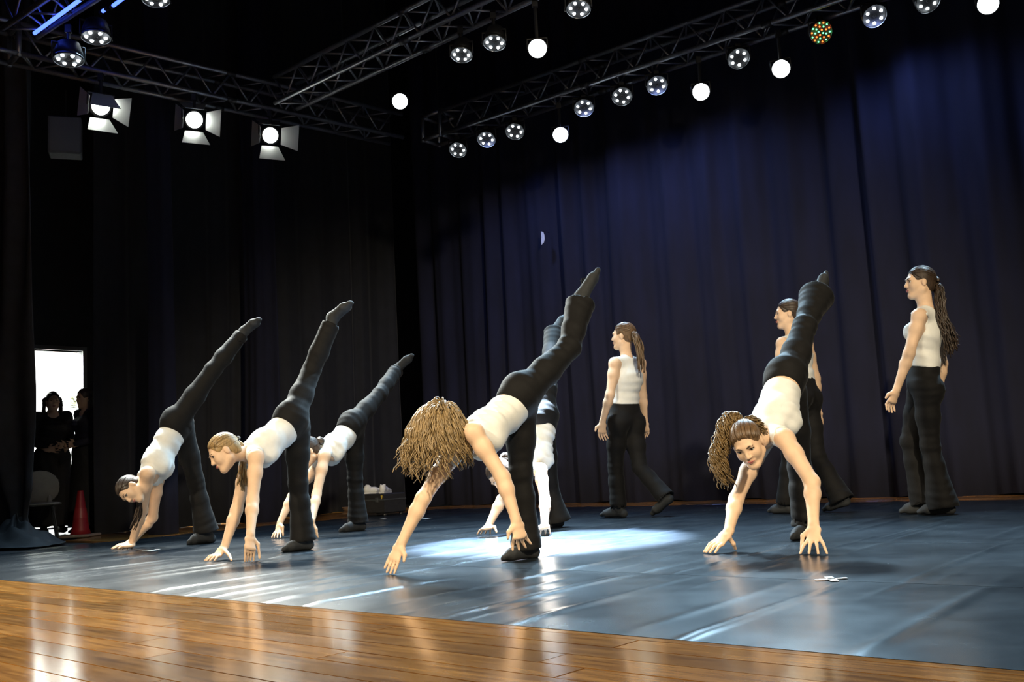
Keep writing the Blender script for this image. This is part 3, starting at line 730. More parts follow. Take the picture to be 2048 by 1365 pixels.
def hair_mat(name, c): return mat(name, c, .42, noise=.45, nscale=30, stretch=(3, 3, .6), spec=.5)
def cap(F, c, f, u, l, s=1.0, thick=.006, low=.0, front=0.008):
    """sleek hair over the skull; the hairline cut runs from forehead to ear to nape"""
    A = [l, f, u]; P = lambda x, y, z: c+(l*x+f*y+u*z)*s
    F.ell(P(0, -.014, .030), np.array([.073+thick*.7, .094+thick, .086+thick])*s, A, .02)
    F.ell(P(0, -.055, -.025), np.array([.055, .045, .055])*s, A, .03)
    F.ell(P(0, .088, -.026), np.array([.071, .086, .100])*s, A, .008, 's')
    for sx in (-1, 1): F.ell(P(.085*sx, .022, -.022), np.array([.03, .034, .034])*s, A, .01, 's')
    F.slab(P(0, -.03, -.058+low), -u, .12*s, .12*s, .01)
def combed(ho, m, org, c, f, u, l, s, tiep, count=150, seed=3):
    """fine locks combed back over the skull from the hairline to the tie"""
    rg = np.random.default_rng(seed); b = MB(); o = c+(f*-.014+u*.030)*s; rad = np.array([.0785, .1015, .0935])*s
    A = np.array([l, f, u]); e = A@(tiep-o)/rad; e = e/np.linalg.norm(e)
    for _ in range(count):
        a = rg.uniform(-1, 1)*1.75; st = np.array([math.sin(a)*.97, .80*math.cos(a)*.80+.14, .46*math.cos(a)-.06-.10*abs(math.sin(a))]); st = nrm(st+rg.normal(size=3)*.02)
        pts = []; dot = np.clip(st@e, -1, 1); om = math.acos(dot)
        for k in range(11):
            t = k/10; v = (math.sin((1-t)*om)*st+math.sin(t*om)*e)/max(math.sin(om), 1e-3)
            v = nrm(v)*(1.0+.018*math.sin(math.pi*t)-.03*(t < .05)); pts.append(o+(v*rad)@A-org)
        b.tube(pts, [.0012]+[.0026]*9+[.002], 4)
    return b.build('combed_locks', m, ho, True)
def strands(name, m, parent, org, roots, paths, r=.006, n=5):
    b = MB()
    for pts, rr in paths: b.tube([p-org for p in pts], rr, n)
    return b.build(name, m, parent, True)
def tail_paths(base, ctrl, count, rad, tipr, seed, wave=.01, curl=0, thick=.007, npt=14):
    """a bundle of locks following a control polyline; curl>0 makes ringlets"""
    rg = np.random.default_rng(seed); C = [np.asarray(p, float) for p in [base]+list(ctrl)]
    def curve(t):
        t = t*(len(C)-1); i = min(int(t), len(C)-2); w_ = t-i; w_ = w_*w_*(3-2*w_) if False else w_
        p0 = C[max(i-1, 0)]; p1 = C[i]; p2 = C[i+1]; p3 = C[min(i+2, len(C)-1)]
        return .5*((2*p1)+(-p0+p2)*w_+(2*p0-5*p1+4*p2-p3)*w_*w_+(-p0+3*p1-3*p2+p3)*w_**3)
    out = []
    for _ in range(count):
        o = rg.normal(size=3); o = o/np.linalg.norm(o)*rg.uniform(.2, 1)**.5; o2 = nrm(rg.normal(size=3)); ph = rg.uniform(0, 6); fr = rg.uniform(.8, 1.25); ln = rg.uniform(.75, 1.0)
        pts = []; rr = []
        for i in range(npt):
            t = i/(npt-1); q_ = curve(min(t*ln, 1)); env = rad*math.sin(min(1, t*2.2)*math.pi/2)*(1-t)+tipr*t
            p = q_+o*env+o2*wave*t*math.sin(t*7*fr+ph)
            if curl: p = p+curl*min(1, t*4)*np.array([math.cos(t*34*fr+ph), math.sin(t*34*fr+ph), .4*math.sin(t*21+ph)])
            pts.append(p); rr.append(thick*(1-.65*t)+.0012)
        out.append((pts, rr))
    return out

def figure(D):
    """builds one person from joints; returns the root"""
    J = D['J']; s = D.get('s', 1.0); org = np.array([D['root'][0], D['root'][1], 0.])
    root = thing('person', D['label'], 'person', org, D.get('group'))
    h = D.get('h', .0066); g = J
    lh = nrm(g['hL']-g['hR']); ls = nrm(g['shL']-g['shR'])
    sp1 = nrm(g['wst']-g['pel']); sp2 = nrm(g['nck']-g['chs'])
    lw = nrm(lh+ls)
    fr1 = nrm(np.cross(lh, sp1)); fr2 = nrm(np.cross(ls, sp2))
    T = D.get('torso', 1.0)*s
    def torso(F, o, breasts=True, glute=True):
        F.econe(g['pel'], g['wst'], (.142*T+o, .098*T+o), (.108*T+o, .080*T+o), lh, lw, .05)
        F.econe(g['wst'], g['chs'], (.108*T+o, .080*T+o), (.130*T+o, .095*T+o), lw, ls, .05)
        F.econe(g['chs'], g['nck']-sp2*.05*s, (.130*T+o, .095*T+o), (.085*T+o, .060*T+o), ls, ls, .05)
        for k_ in ('shL', 'shR'): F.cone(g['nck']-sp2*.045*s, g[k_], .050*T+o, .046*T+o, .03)
        if breasts:
            for sg in (-1, 1): F.ell(g['chs']+fr2*.068*T+ls*.058*sg*T+sp2*.02*s, np.array([.052, .050, .056])*T+o, [ls, fr2, sp2], .03)
    def legs(F, o, kneeo=None, flare=0, hem=None):
        for L in 'LR':
            hp, kn, an = g['h'+L], g['k'+L], g['a'+L]
            sd = nrm(an-kn)
            if flare == 0:
                F.chain([hp, hp+(kn-hp)*.45, kn], [.078*s, .068*s, .050*s], .03)
                F.chain([kn, kn+(an-kn)*.3, kn+(an-kn)*.7, an], [.048*s, .052*s, .038*s, .033*s], .02)
            else:
                fl_ = flare*(D.get('flare', {}).get(L, 1.0))
                F.chain([hp, hp+(kn-hp)*.5, kn], [.088*s, .077*s, .062*s], .03)
                F.chain([kn, kn+(an-kn)*.35, an+sd*.03], [.061*s, .064*s, fl_*s], .03)
            back = -fr1; F.ell(hp+back*.035*s-nrm(kn-hp)*.0, np.array([.078, .078, .085])*s+o, [lh, fr1, sp1], .04)
    # ---- body
    F = Field(); torso(F, 0.0); legs(F, 0.0)
    c = g['head']; f, u, l = head_frame(D['hf'], D['hu']); hs = D.get('hs', .97)
    F.chain([g['nck']-sp2*.02, g['nck']+(c-g['nck'])*.45, c-f*.02*hs-u*.035*hs], [.056*s, .047*s, .050*s], .025)
    head_field(F, c, f, u, l, hs)
    for L in 'LR':
        sh, el, wr = g['sh'+L], g['el'+L], g['wr'+L]
        F.chain([sh, sh+(el-sh)*.35, el], [.046*s, .042*s, .0355*s], .03)
        F.chain([el, el+(wr-el)*.28, wr], [.0355*s, .0360*s, .0240*s], .025)
        H = D['hand'+L]
        hand(F, wr, g['kn'+L], g['tip'+L], H.get('lat', (0, 0, 1)), s*.98, H.get('spread', 1.3), H.get('g', False), H.get('curl', 0), H.get('thumb'))
        an, to = g['a'+L], g['t'+L]; fd = nrm(to-an)
        F.econe(an, an+(to-an)*.7, (.030*s, .030*s), (.034*s, .022*s), lh, k=.02)
        F.econe(an+(to-an)*.7, to, (.034*s, .020*s), (.024*s, .012*s), lh, k=.015)
        heel = D.get('heel', {}).get(L)
        if heel is not None:
            F.cone(an, heel, .030*s, .026*s, .02)
            F.econe(heel, heel+(to-heel)*.7, (.026*s, .026*s), (.034*s, .020*s), lh, k=.02)
    F.ground(.0035)
    obj_np('body', F.solve(h), D.get('skin', SKIN), root, org)
    face_parts(root, org, c, f, u, l, hs)
    # ---- socks
    for L in 'LR':
        F = Field(); an, to, kn = g['a'+L], g['t'+L], g['k'+L]
        F.cone(an+(kn-an)*.22, an, .040*s, .035*s, .02)
        F.econe(an, an+(to-an)*.7, (.034*s, .034*s), (.038*s, .026*s), lh, k=.02)
        F.econe(an+(to-an)*.7, to, (.038*s, .024*s), (.028*s, .016*s), lh, k=.015)
        heel = D.get('heel', {}).get(L)
        if heel is not None:
            F.cone(an, heel, .034*s, .030*s, .02)
            F.econe(heel, heel+(to-heel)*.7, (.030*s, .030*s), (.038*s, .024*s), lh, k=.03)
        F.ground(.0015)
        obj_np('sock', F.solve(.0075), D.get('sock', SOCK), root, org)
    # ---- trousers
    F = Field(); o = .010
    F.econe(g['pel'], g['pel']+(g['wst']-g['pel'])*D.get('waist', .75), (.142*T+o+.002, .098*T+o+.002), (.118*T+o, .088*T+o), lh, lw, .05)
    F.slab(g['pel']+(g['wst']-g['pel'])*D.get('waist', .75), sp1, .25, .24)
    legs(F, o, flare=.085)
    for L in 'LR':
        an, kn = g['a'+L], g['k'+L]; sd = nrm(an-kn); ho = D.get('hem', {}).get(L, .01)
        fl_ = .085*D.get('flare', {}).get(L, 1.0)
        F.slab(an+sd*ho, sd, .16, .155)
        F.cone(an+sd*(ho+.02), kn+(an-kn)*.72, fl_*s*.93, .044*s, .006, 's')
    F.ground(.012)
    ax = nrm(g['kL']-g['hL'])
    obj_np('trousers', F.solve(.0078, leg_wrinkles(g, D['seed'])), D.get('pants', PANTS), root, org)
    # ---- tank top
    if D.get('top', True):
        F = Field(); torso(F, .0075)
        F.cone(g['nck']-sp2*.02, g['nck']+sp2*.005, .060*s, .055*s, .02)
        if D.get('sleeves'):
            for L in 'LR': F.chain([g['sh'+L], g['el'+L], g['wr'+L]], [.062*s, .052*s, .042*s], .03)
        F.slab(g['wst']+(g['pel']-g['wst'])*D.get('hemtop', .45), -sp1, .35, .26)
        for L, sg in (() if D.get('sleeves') else (('L', 1), ('R', -1))):
            sh, el = g['sh'+L], g['el'+L]
            F.cone(sh+ls*sg*.006-sp2*.01, sh+(el-sh)*.18+ls*sg*.09, .058*s, .085*s, .008, 's')
            F.cone(sh-sp2*.035+fr2*.055+ls*sg*.02, sh-sp2*.02+fr2*.12+ls*sg*.05, .045*s, .06*s, .01, 's')
        F.ell(g['nck']+fr2*.06+sp2*.005, np.array([.066, .075, .075])*s, [ls, fr2, sp2], .01, 's')
        F.ell(g['nck']-fr2*.07+sp2*.045, np.array([.060, .05, .05])*s, [ls, fr2, sp2], .01, 's')
        F.cone(g['nck']+sp2*.03, g['nck']+(c-g['nck'])*.6, .054*s, .06*s, .008, 's')
        obj_np('tank_top', F.solve(.0072, wrinkles(nrm(g['chs']-g['pel']), .0042, D['seed']+3, D.get('wf', 125), 26)), D.get('topmat', TOP), root, org)
    if D.get('skirt'):
        F = Field(); F.econe(g['wst'], g['pel'], (.13*s, .10*s), (.20*s, .14*s), lh); F.econe(g['pel'], (g['aL']+g['aR'])/2+np.array([0, 0, .02]), (.20*s, .15*s), (.27*s, .2*s), lh)
        F.slab((g['aL']+g['aR'])/2+np.array([0, 0, .0]), (0, 0, -1), .3, .4); F.ground(.01)
        obj_np('long_skirt', F.solve(.012, wrinkles((1, 0, 0), .006, 3, 60, 20)), D['pants'], root, org)
    # ---- hair
    if D.get('hair'): D['hair'](root, org, c, f, u, l, hs)
    return root

# ------------------------------------------------------------------ the dancers
def resolve(spec, fac, foot, s0, spec_scale=1.0, lift='L'):
    fac = nrm([fac[0], fac[1], 0]); l = np.array([-fac[1], fac[0], 0]); r0 = G(*foot); J = {}
    def P(px, py, s): return ONPLANE(px, py, r0+l*(s-s0), l)
    later = []
    for k, v in spec.items():
        if v[0] in ('g', 't'): later.append((k, v))
        else: J[k] = P(*v)
    sc = spec_scale
    for a_, b_, w_ in (('hL', 'hR', .165), ('shL', 'shR', .31)):           # keep joint spacing human
        m_ = (J[a_]+J[b_])/2; d_ = nrm(J[a_]-J[b_]); J[a_], J[b_] = m_+d_*w_*sc/2, m_-d_*w_*sc/2
    def along(px, py, Y0, cost, span=.9):
        Ys = np.linspace(Y0-span, Y0+span, 361); c_ = [cost(AT(px, py, Y), Y) for Y in Ys]; return AT(px, py, Ys[int(np.argmin(c_))])
    D_ = lambda a_, b_: float(np.linalg.norm(a_-b_))
    for L in 'LR':
        for k, pa, ln in (('k', 'h', .41), ('a', 'k', .39)):
            v = spec[k+L]; p0 = J[k+L]; par = J[pa+L]
            if L == lift: J[k+L] = along(v[0], v[1], par[1]+.12, lambda p, Y: (D_(p, par)-ln*sc)**2+.004*(Y-par[1]-.15)**2+(.2 if Y < par[1]-.05 else 0))
        if L == lift:
            v = spec['t'+L]; J['t'+L] = along(v[0], v[1], J['a'+L][1]+.05, lambda p, Y: (D_(p, J['a'+L])-.19*sc)**2+.01*(Y-J['a'+L][1])**2)
    for k, v in later:
        if k[0] == 't' and k[:2] != 'ti':                                   # toes of a planted foot
            L = k[-1]; d_ = G(v[1], v[2], .02)-J['a'+L]; q_ = P(v[1], v[2], float((J['a'+L]-r0)@l+s0))-J['a'+L]; q_[2] = 0; n_ = np.linalg.norm(q_)
            J[k] = J['a'+L]+q_/max(n_, .01)*min(max(n_, .15), .19)*sc; J[k][2] = .022
    for k, v in later:
        if k[:3] == 'tip':
            L = k[-1]; sh = J['sh'+L]; z_ = v[3] if len(v) > 3 else .008
            g0 = G(v[1], v[2], z_)
            def cost(p, Y):
                p = p.copy(); p[2] = z_; return (D_(p, sh)-.655*sc)**2+.02*(Y-g0[1])**2
            p = along(v[1], v[2], g0[1], cost); p[2] = z_; J[k] = p
    for k, v in later:
        if k[:2] in ('wr', 'kn'):
            L = k[-1]; tip = J['tip'+L]; s = (tip-r0)@l+s0
            ln = (.155 if k[:2] == 'wr' else .085)*sc; px, py = (v[1], v[2])
            J[k] = along(px, py, tip[1], lambda p, Y: (D_(p, tip)-ln)**2+.02*((p-r0)@l+s0-s)**2+(.5 if p[2] < .03 else 0), .3)
    for L in 'LR':
        if spec['tip'+L][0] == 'g':
            v = spec['el'+L]; sh, wr = J['sh'+L], J['wr'+L]
            J['el'+L] = along(v[0], v[1], (sh[1]+wr[1])/2, lambda p, Y: (D_(p, sh)-.275*sc)**2+(D_(p, wr)-.24*sc)**2, .5)
    return J, r0, fac, l
def shin_heel(J, L, back, drop=.0):
    a = J['a'+L]; return a+back*.045-np.array([0, 0, max(a[2]-.035, 0)])
def raised_heel(J, L):
    a, k, t = J['a'+L], J['k'+L], J['t'+L]; sd = nrm(a-k); td = nrm(t-a); n = nrm(sd-td*(sd@td)+1e-6)
    return a+n*.018-td*.02
def bone_check(name, J):
    d = lambda a, b: round(float(np.linalg.norm(J[a]-J[b])), 2)
    print('BONES', name, 'spine', d('pel', 'nck'), 'neck', d('nck', 'head'), 'uaL', d('shL', 'elL'), 'faL', d('elL', 'wrL'), 'uaR', d('shR', 'elR'), 'faR', d('elR', 'wrR'), 'thL', d('hL', 'kL'), 'shnL', d('kL', 'aL'), 'thR', d('hR', 'kR'), 'shnR', d('kR', 'aR'), 'hips', d('hL', 'hR'), 'shs', d('shL', 'shR'), 'handL', d('wrL', 'tipL'), 'handR', d('wrR', 'tipR'), 'ftL', d('aL', 'tL'), 'ftR', d('aR', 'tR'), 'pelz', round(float(J['pel'][2]), 2))
H_BLOND = hair_mat('hair_honey_blond', (.32, .21, .09)); H_BROWN = hair_mat('hair_brown', (.13, .075, .035))
H_DARK = hair_mat('hair_dark_brown', (.045, .028, .018)); H_CURL = hair_mat('hair_golden_brown', (.26, .175, .08)); H_GOLD = hair_mat('hair_curly_brown', (.17, .105, .04))
TIE = mat('hair_tie', (.03, .03, .03), .8)
def hair_obj(F, m, root, org, h=.006): return obj_np('hair', F.solve(h, wrinkles((.3, .5, .8), .0018, 5, 160, 60)), m, root, org)
def tie(root_hair, org, p, d, r=.017):
    a = nrm(np.cross(d, [.3, .2, 1])); b_ = np.cross(nrm(d), a); b = MB()
    b.tube([p-org+(a*math.cos(t)+b_*math.sin(t))*r for t in np.linspace(0, 2*math.pi, 13)], .006, 6, cap=False); b.build('hair_tie', TIE, root_hair, True)
def sleek(m, tail=None, count=34, rad=.026, tipr=.03, wave=.02, curl=0, thick=.0075, seed=1, bun=None, back=(0, -.112, .03), low=0.0):
    """tail: list of world points the ponytail hangs through (functions of head centre)"""
    def fn(root, org, c, f, u, l, s):
        F = Field(); cap(F, c, f, u, l, s, low=low); ho = hair_obj(F, m, root, org)
        b0 = c+(l*back[0]+f*back[1]+u*back[2])*s; combed(ho, m, org, c, f, u, l, s, b0)
        if tail is not None:
            pts = tail(c, f, u, l)
            strands('ponytail', m, ho, org, None, tail_paths(b0+(c-b0)*.1, pts, count, rad, tipr, seed, wave, curl, thick), n=5)
            tie(ho, org, b0, pts[0]-b0, .02)
        if bun is not None:
            b = MB(); rg = np.random.default_rng(seed)
            for _ in range(22):
                a1 = nrm(rg.normal(size=3)); a2 = nrm(np.cross(a1, rg.normal(size=3))); r_ = bun*rg.uniform(.55, 1)
                b.tube([b0-f*.018-org+(a1*math.cos(t)+a2*math.sin(t))*r_ for t in np.linspace(0, 5.2, 14)], [.004+.007*math.sin(math.pi*i/13) for i in range(14)], 5)
            b.build('bun', m, ho, True)
    return fn

BK = -0.0
def dancer(name, label, spec, fac, foot, s0, hf, hu, hair, handL, handR, seed, standing='R', lift='L', **kw):
    J, r0, f_, l_ = resolve(spec, fac, foot, s0, kw.get('s', 1.0), lift); bone_check(name, J)
    heel = {}
    for L in 'LR':
        if L == lift: heel[L] = raised_heel(J, L)
        elif L in kw.get('tiptoe', ''): heel[L] = J['a'+L]+nrm(J['a'+L]-J['t'+L])*.02-nrm(J['k'+L]-J['a'+L])*.02
        else:
            td = J['t'+L]-J['a'+L]; td[2] = 0; heel[L] = J['a'+L]-nrm(td)*.045; heel[L][2] = .033
    kw.pop('tiptoe', None)
    kw.setdefault('group', 'dancers in white tank tops and black flared trousers')
    return figure(dict(J=J, root=r0, label=label, hf=hf, hu=hu, hair=hair, handL=handL, handR=handR, seed=seed, heel=heel, **kw))
UA3 = UA
down = lambda *pts: (lambda c, f, u, l: [c+np.array(p) for p in pts])
# the one nearest the doorway, both palms flat, looking under her arm
dancer('D1', 'dancer nearest the doorway with both palms flat on the floor, head upside down', dict(
    pel=(358, 846, 0), wst=(337, 880, 0), chs=(315, 925, 0), nck=(290, 962, 0), head=(263, 980, 0),
    shL=(292, 945, .16), elL=(285, 1021, .18), tipL=('g', 226, 1104, .008), wrL=('g', 262, 1091, .055), knL=('g', 247, 1098, .03),
    shR=(318, 962, -.15), elR=(305, 1036, -.22), tipR=('g', 222, 1096, .008), wrR=('g', 268, 1080, .055), knR=('g', 250, 1089, .03),
    hL=(352, 842, .07), kL=(425, 742, .05), aL=(488, 664, .02), tL=(518, 639, .01),
    hR=(366, 862, -.07), kR=(392, 965, -.07), aR=(412, 1062, -.07), tR=('g', 382, 1085, .02)),
    (-.667, -.745), (405, 1088), -.07, (-.15, -.62, -.75), (-.95, -.2, .2),
    sleek(H_DARK, down((.03, .06, -.06), (.02, .07, -.18), (-.02, .06, -.30)), 26, .018, .02, seed=2),
    dict(lat=-UA, g=True, spread=1.2), dict(lat=UA, g=True, spread=1.2), 101, s=1.03, hem=dict(L=-.03), flare=dict(L=.62, R=1.15), hemtop=.38)
# fair ponytail, leaning beside the standing leg
dancer('D2', 'dancer with a fair ponytail and profile face, fingertips of both hands down', dict(
    pel=(585, 842, 0), wst=(560, 868, 0), chs=(528, 893, 0), nck=(492, 909, 0), head=(449, 905, 0),
    shL=(513, 915, .15), elL=(505, 1003, .17), tipL=('g', 498, 1121, .008), wrL=('t', 501, 1070), knL=('t', 500, 1096),
    shR=(493, 935, -.15), elR=(473, 1022, -.20), tipR=('g', 417, 1125, .008), wrR=('t', 449, 1094), knR=('t', 436, 1110),
    hL=(580, 838, .07), kL=(622, 744, .04), aL=(667, 636, .0), tL=(701, 606, -.01),
    hR=(597, 858, -.07), kR=(596, 965, -.07), aR=(606, 1080, -.07), tR=('g', 568, 1105, .02)),
    (-.667, -.745), (592, 1103), -.07, (-.74, -.40, -.50), (-.6, -.05, .78),
    sleek(H_BLOND, down((.085, .10, .01), (.07, .16, -.10), (.06, .17, -.24)), 34, .028, .018, seed=3, wave=.03),
    dict(lat=NA, g=True, spread=.8), dict(lat=UA*.8+NA*.2, g=True, spread=1.2, thumb=G(463, 1121, .01)), 102, hem=dict(L=-.03), flare=dict(L=.72, R=1.05), h=.0056)
# dark short hair, behind her
dancer('D4', 'dancer with dark pinned hair half hidden behind a standing black trouser leg', dict(
    pel=(706, 850, 0), wst=(687, 876, 0), chs=(664, 898, 0), nck=(641, 911, 0), head=(617, 904, 0),
    shL=(650, 911, .15), elL=(633, 990, .17), tipL=('g', 627, 1080, .008), wrL=('t', 624, 1043), knL=('t', 624, 1060),
    shR=(634, 935, -.15), elR=(584, 994, -.22), tipR=('g', 552, 1081, .008), wrR=('t', 560, 1046), knR=('t', 556, 1062),
    hL=(704, 846, .07), kL=(760, 788, .05), aL=(796, 737, .0), tL=(824, 711, -.02),
    hR=(709, 872, -.07), kR=(710, 960, -.07), aR=(716, 1044, -.07), tR=('g', 677, 1067, .02)),
    (-.667, -.745), (702, 1064), -.07, (-.80, -.35, -.45), (-.5, -.1, .8),
    sleek(H_DARK, bun=.03, seed=4), dict(lat=UA, g=True, spread=1.7), dict(lat=UA, g=True, spread=1.5), 103, hem=dict(L=-.03), flare=dict(L=.78, R=1.1))
# in the light pool, overexposed
dancer('D5', 'dancer leaning on both hands inside the bright spotlight pool, half hidden by a standing leg', dict(
    pel=(1090, 832, 0), wst=(1083, 868, 0), chs=(1073, 912, 0), nck=(1050, 944, 0), head=(1003, 950, 0),
    shL=(1082, 940, .15), elL=(1090, 1002, .2), tipL=('g', 1084, 1078, .008), wrL=('t', 1089, 1052), knL=('t', 1087, 1065),
    shR=(1046, 957, -.15), elR=(1003, 1000, -.25), tipR=('g', 947, 1077, .008), wrR=('t', 976, 1054), knR=('t', 966, 1068),
    hL=(1088, 815, .07), kL=(1098, 728, -.08), aL=(1110, 664, -.20), tL=(1129, 634, -.28),
    hR=(1088, 876, -.07), kR=(1099, 965, -.05), aR=(1111, 1038, -.05), tR=('g', 1100, 1064, .02)),
    (-.667, -.745), (1108, 1056), -.05, (-.45, -.35, -.8), (-.75, -.2, .1),
    sleek(H_DARK, bun=.034, seed=5), dict(lat=-UA, g=True, spread=1.3), dict(lat=UA, g=True, spread=1.3), 104, hem=dict(L=-.02, R=.02), flare=dict(L=1.1, R=1.45))
# loose wavy hair, one hand swinging
def loose(root, org, c, f, u, l, s):
    F = Field(); cap(F, c, f, u, l, s, thick=.014); ho = hair_obj(F, H_CURL, root, org)
    rg = np.random.default_rng(9); paths = []; z = np.array([0, 0, 1.])
    for i in range(1300):
        v = nrm(rg.normal(size=3)); p = c+(l*v[0]*.078+f*(v[1]*.096-.012)+u*(v[2]*.09+.03))*s
        loc = (v[1]*.8-v[2]*.6)
        if loc > .62 or v[2] < -.55: continue
        ln = rg.uniform(.16, .27); ph = rg.uniform(0, 6.3); fr = rg.uniform(.7, 1.3); out = nrm(p-c+u*.03); pts = []; rr = []
        fling = np.array([-.055, -.01, .0])*rg.uniform(0, 1.5)*(1 if (p-c)[0] < .01 else .15)
        q_ = p.copy(); dirv = nrm(out*.8+z*-.1)
        for k in range(13):
            t = k/12; pts.append(q_+out*.006+np.array([math.cos(t*13*fr+ph), math.sin(t*13*fr+ph), 0])*.017*t)
            rr.append(.0029*(1-.6*t)+.0007)
            dirv = nrm(dirv*.62+np.array([0, 0, -.55])+fling*2.2+out*.05)
            nq = q_+dirv*ln/12
            e = nq-c; r_ = np.linalg.norm(e)
            if r_ < .108: nq = c+e/r_*.108
            q_ = nq
        paths.append((pts, rr))
    strands('loose_locks', H_CURL, ho, org, None, paths, n=5)
dancer('D3', 'dancer with loose wavy light brown hair, one fingertip touching the floor', dict(
    pel=(1040, 795, 0), wst=(1012, 828, 0), chs=(968, 866, 0), nck=(925, 886, 0), head=(878, 858, 0),
    shL=(950, 862, .15), elL=(1005, 955, .22), wrL=(1032, 1040, .27), knL=(1038, 1066, .28), tipL=(1043, 1090, .25),
    shR=(892, 925, -.15), tipR=('g', 777, 1147, .006), elR=(846, 998, -.20), wrR=('t', 803, 1086), knR=('t', 791, 1112),
    hL=(1046, 786, .07), kL=(1138, 697, .05), aL=(1164, 594, .0), tL=(1196, 541, -.02),
    hR=(1042, 820, -.07), kR=(1041, 945, -.07), aR=(1052, 1092, -.07), tR=('g', 1010, 1124, .02)),
    (-.80, -.60), (1040, 1121), -.07, (-.88, -.15, -.45), (-.45, 0, .88),
    loose, dict(lat=nrm([-.8, -.4, -.2]), spread=1.4, curl=1.0), dict(lat=nrm([.7, -.5, -.2]), spread=.95), 105, s=.97, hem=dict(L=-.05, R=.02), flare=dict(L=1.12, R=1.0), h=.0056, wf=150)
# curly ponytail, looking at the camera
def curly(root, org, c, f, u, l, s):
    F = Field(); cap(F, c, f, u, l, s); ho = hair_obj(F, H_BROWN, root, org)
    b0 = c+(f*-.09+u*.075)*s; combed(ho, H_BROWN, org, c, f, u, l, s, b0)
    pts = [b0+np.array([-.06, .02, .03]), c+np.array([-.115, .04, .03]), c+np.array([-.155, .02, -.07]), c+np.array([-.12, .01, -.20])]
    strands('ponytail', H_GOLD, ho, org, None, tail_paths(b0, pts, 190, .050, .040, 12, .012, .011, .0030, 40), n=4)
    strands('curls', H_GOLD, ho, org, None, tail_paths(b0, [b0+np.array([.03, 0, .015]), b0+np.array([.075, .0, -.005]), b0+np.array([.10, .0, -.06])], 60, .024, .018, 13, .01, .010, .0030, 26), n=4)
    tie(ho, org, b0, pts[0]-b0, .022)
dancer('D6', 'dancer with a curly ponytail facing the audience, both hands spread on the floor', dict(
    pel=(1572, 756, 0), wst=(1562, 790, 0), chs=(1550, 836, 0), nck=(1532, 872, 0), head=(1496, 888, .0),
    shL=(1576, 874, .16), elL=(1624, 965, .25), tipL=('g', 1627, 1103, .008), wrL=('t', 1627, 1050), knL=('t', 1627, 1076),
    shR=(1504, 918, -.15), elR=(1472, 1000, -.2), tipR=('g', 1416, 1102, .008), wrR=('t', 1457, 1064), knR=('t', 1440, 1083),
    hL=(1572, 744, .07), kL=(1609, 654, -.08), aL=(1635, 588, -.2), tL=(1652, 549, -.26),
    hR=(1585, 800, -.07), kR=(1600, 940, -.07), aR=(1610, 1056, -.07), tR=('g', 1600, 1084, .02)),
    (-.667, -.745), (1606, 1078), -.07, (-.33, -.80, -.50), (-.42, -.30, .85),
    curly, dict(lat=-UA, g=True, spread=1.7), dict(lat=UA, g=True, spread=1.2, thumb=G(1471, 1099, .01)), 106, hem=dict(L=-.03, R=-.01), flare=dict(L=1.35, R=.9), h=.0056, hemtop=.2)
# three walkers in front of the back curtain
dancer('D7', 'girl walking away with a low ponytail, shorter of the walkers, seen from behind', dict(
    pel=(1250, 834, 0), wst=(1250, 800, 0), chs=(1255, 757, 0), nck=(1254, 716, 0), head=(1247, 673, 0),
    shL=(1230, 727, .15), elL=(1220, 790, .2), wrL=(1205, 844, .2), knL=(1204, 862, .2), tipL=(1210, 879, .18),
    shR=(1280, 727, -.15), elR=(1285, 792, -.2), wrR=(1290, 842, -.2), knR=(1291, 856, -.2), tipR=(1286, 872, -.2),
    hL=(1234, 846, .08), kL=(1231, 935, .06), aL=(1237, 1016, .06), tL=('g', 1204, 1035, .02),
    hR=(1266, 848, -.08), kR=(1279, 935, -.04), aR=(1333, 998, -.04), tR=('g', 1328, 1033, .025)),
    (-.745, .667), (1225, 1036), .06, (-.90, .40, .05), (0, 0, 1),
    sleek(H_BROWN, down((.09, -.10, -.01), (.105, -.15, -.13), (.105, -.165, -.33)), 46, .036, .024, seed=6, wave=.025, back=(0, -.105, .01)),
    dict(lat=nrm([-.7, -.2, -.1]), spread=1.0, curl=1.2), dict(lat=nrm([-.7, .6, 0]), spread=1.0, curl=1), 107, lift='', tiptoe='R', hem=dict(R=.0), flare=dict(L=.85, R=.95), waist=.95, hemtop=.25, wf=95)
dancer('D8', 'walker with sleek bun-tied hair half hidden behind a raised leg', dict(
    pel=(1604, 788, 0), wst=(1600, 755, 0), chs=(1592, 712, 0), nck=(1585, 673, 0), head=(1576, 629, 0),
    shL=(1566, 688, .15), elL=(1558, 748, .2), wrL=(1556, 806, .2), knL=(1554, 824, .2), tipL=(1556, 842, .18),
    shR=(1613, 690, -.15), elR=(1631, 757, -.2), wrR=(1636, 820, -.2), knR=(1637, 838, -.2), tipR=(1634, 856, -.2),
    hL=(1592, 800, .08), kL=(1580, 905, .06), aL=(1573, 1008, .06), tL=('g', 1540, 1027, .02),
    hR=(1614, 800, -.08), kR=(1634, 912, -.05), aR=(1684, 1001, -.05), tR=('g', 1664, 1032, .02)),
    (-.745, .667), (1560, 1028), .06, (-.97, .15, .02), (0, 0, 1),
    sleek(H_DARK, bun=.03, seed=7), dict(lat=nrm([-.7, -.2, -.1]), spread=1.0, curl=1.2), dict(lat=nrm([-.7, .6, 0]), spread=1.0, curl=1), 108, lift='', tiptoe='R', flare=dict(L=1.0, R=1.15), waist=.95, hemtop=.25, wf=95)
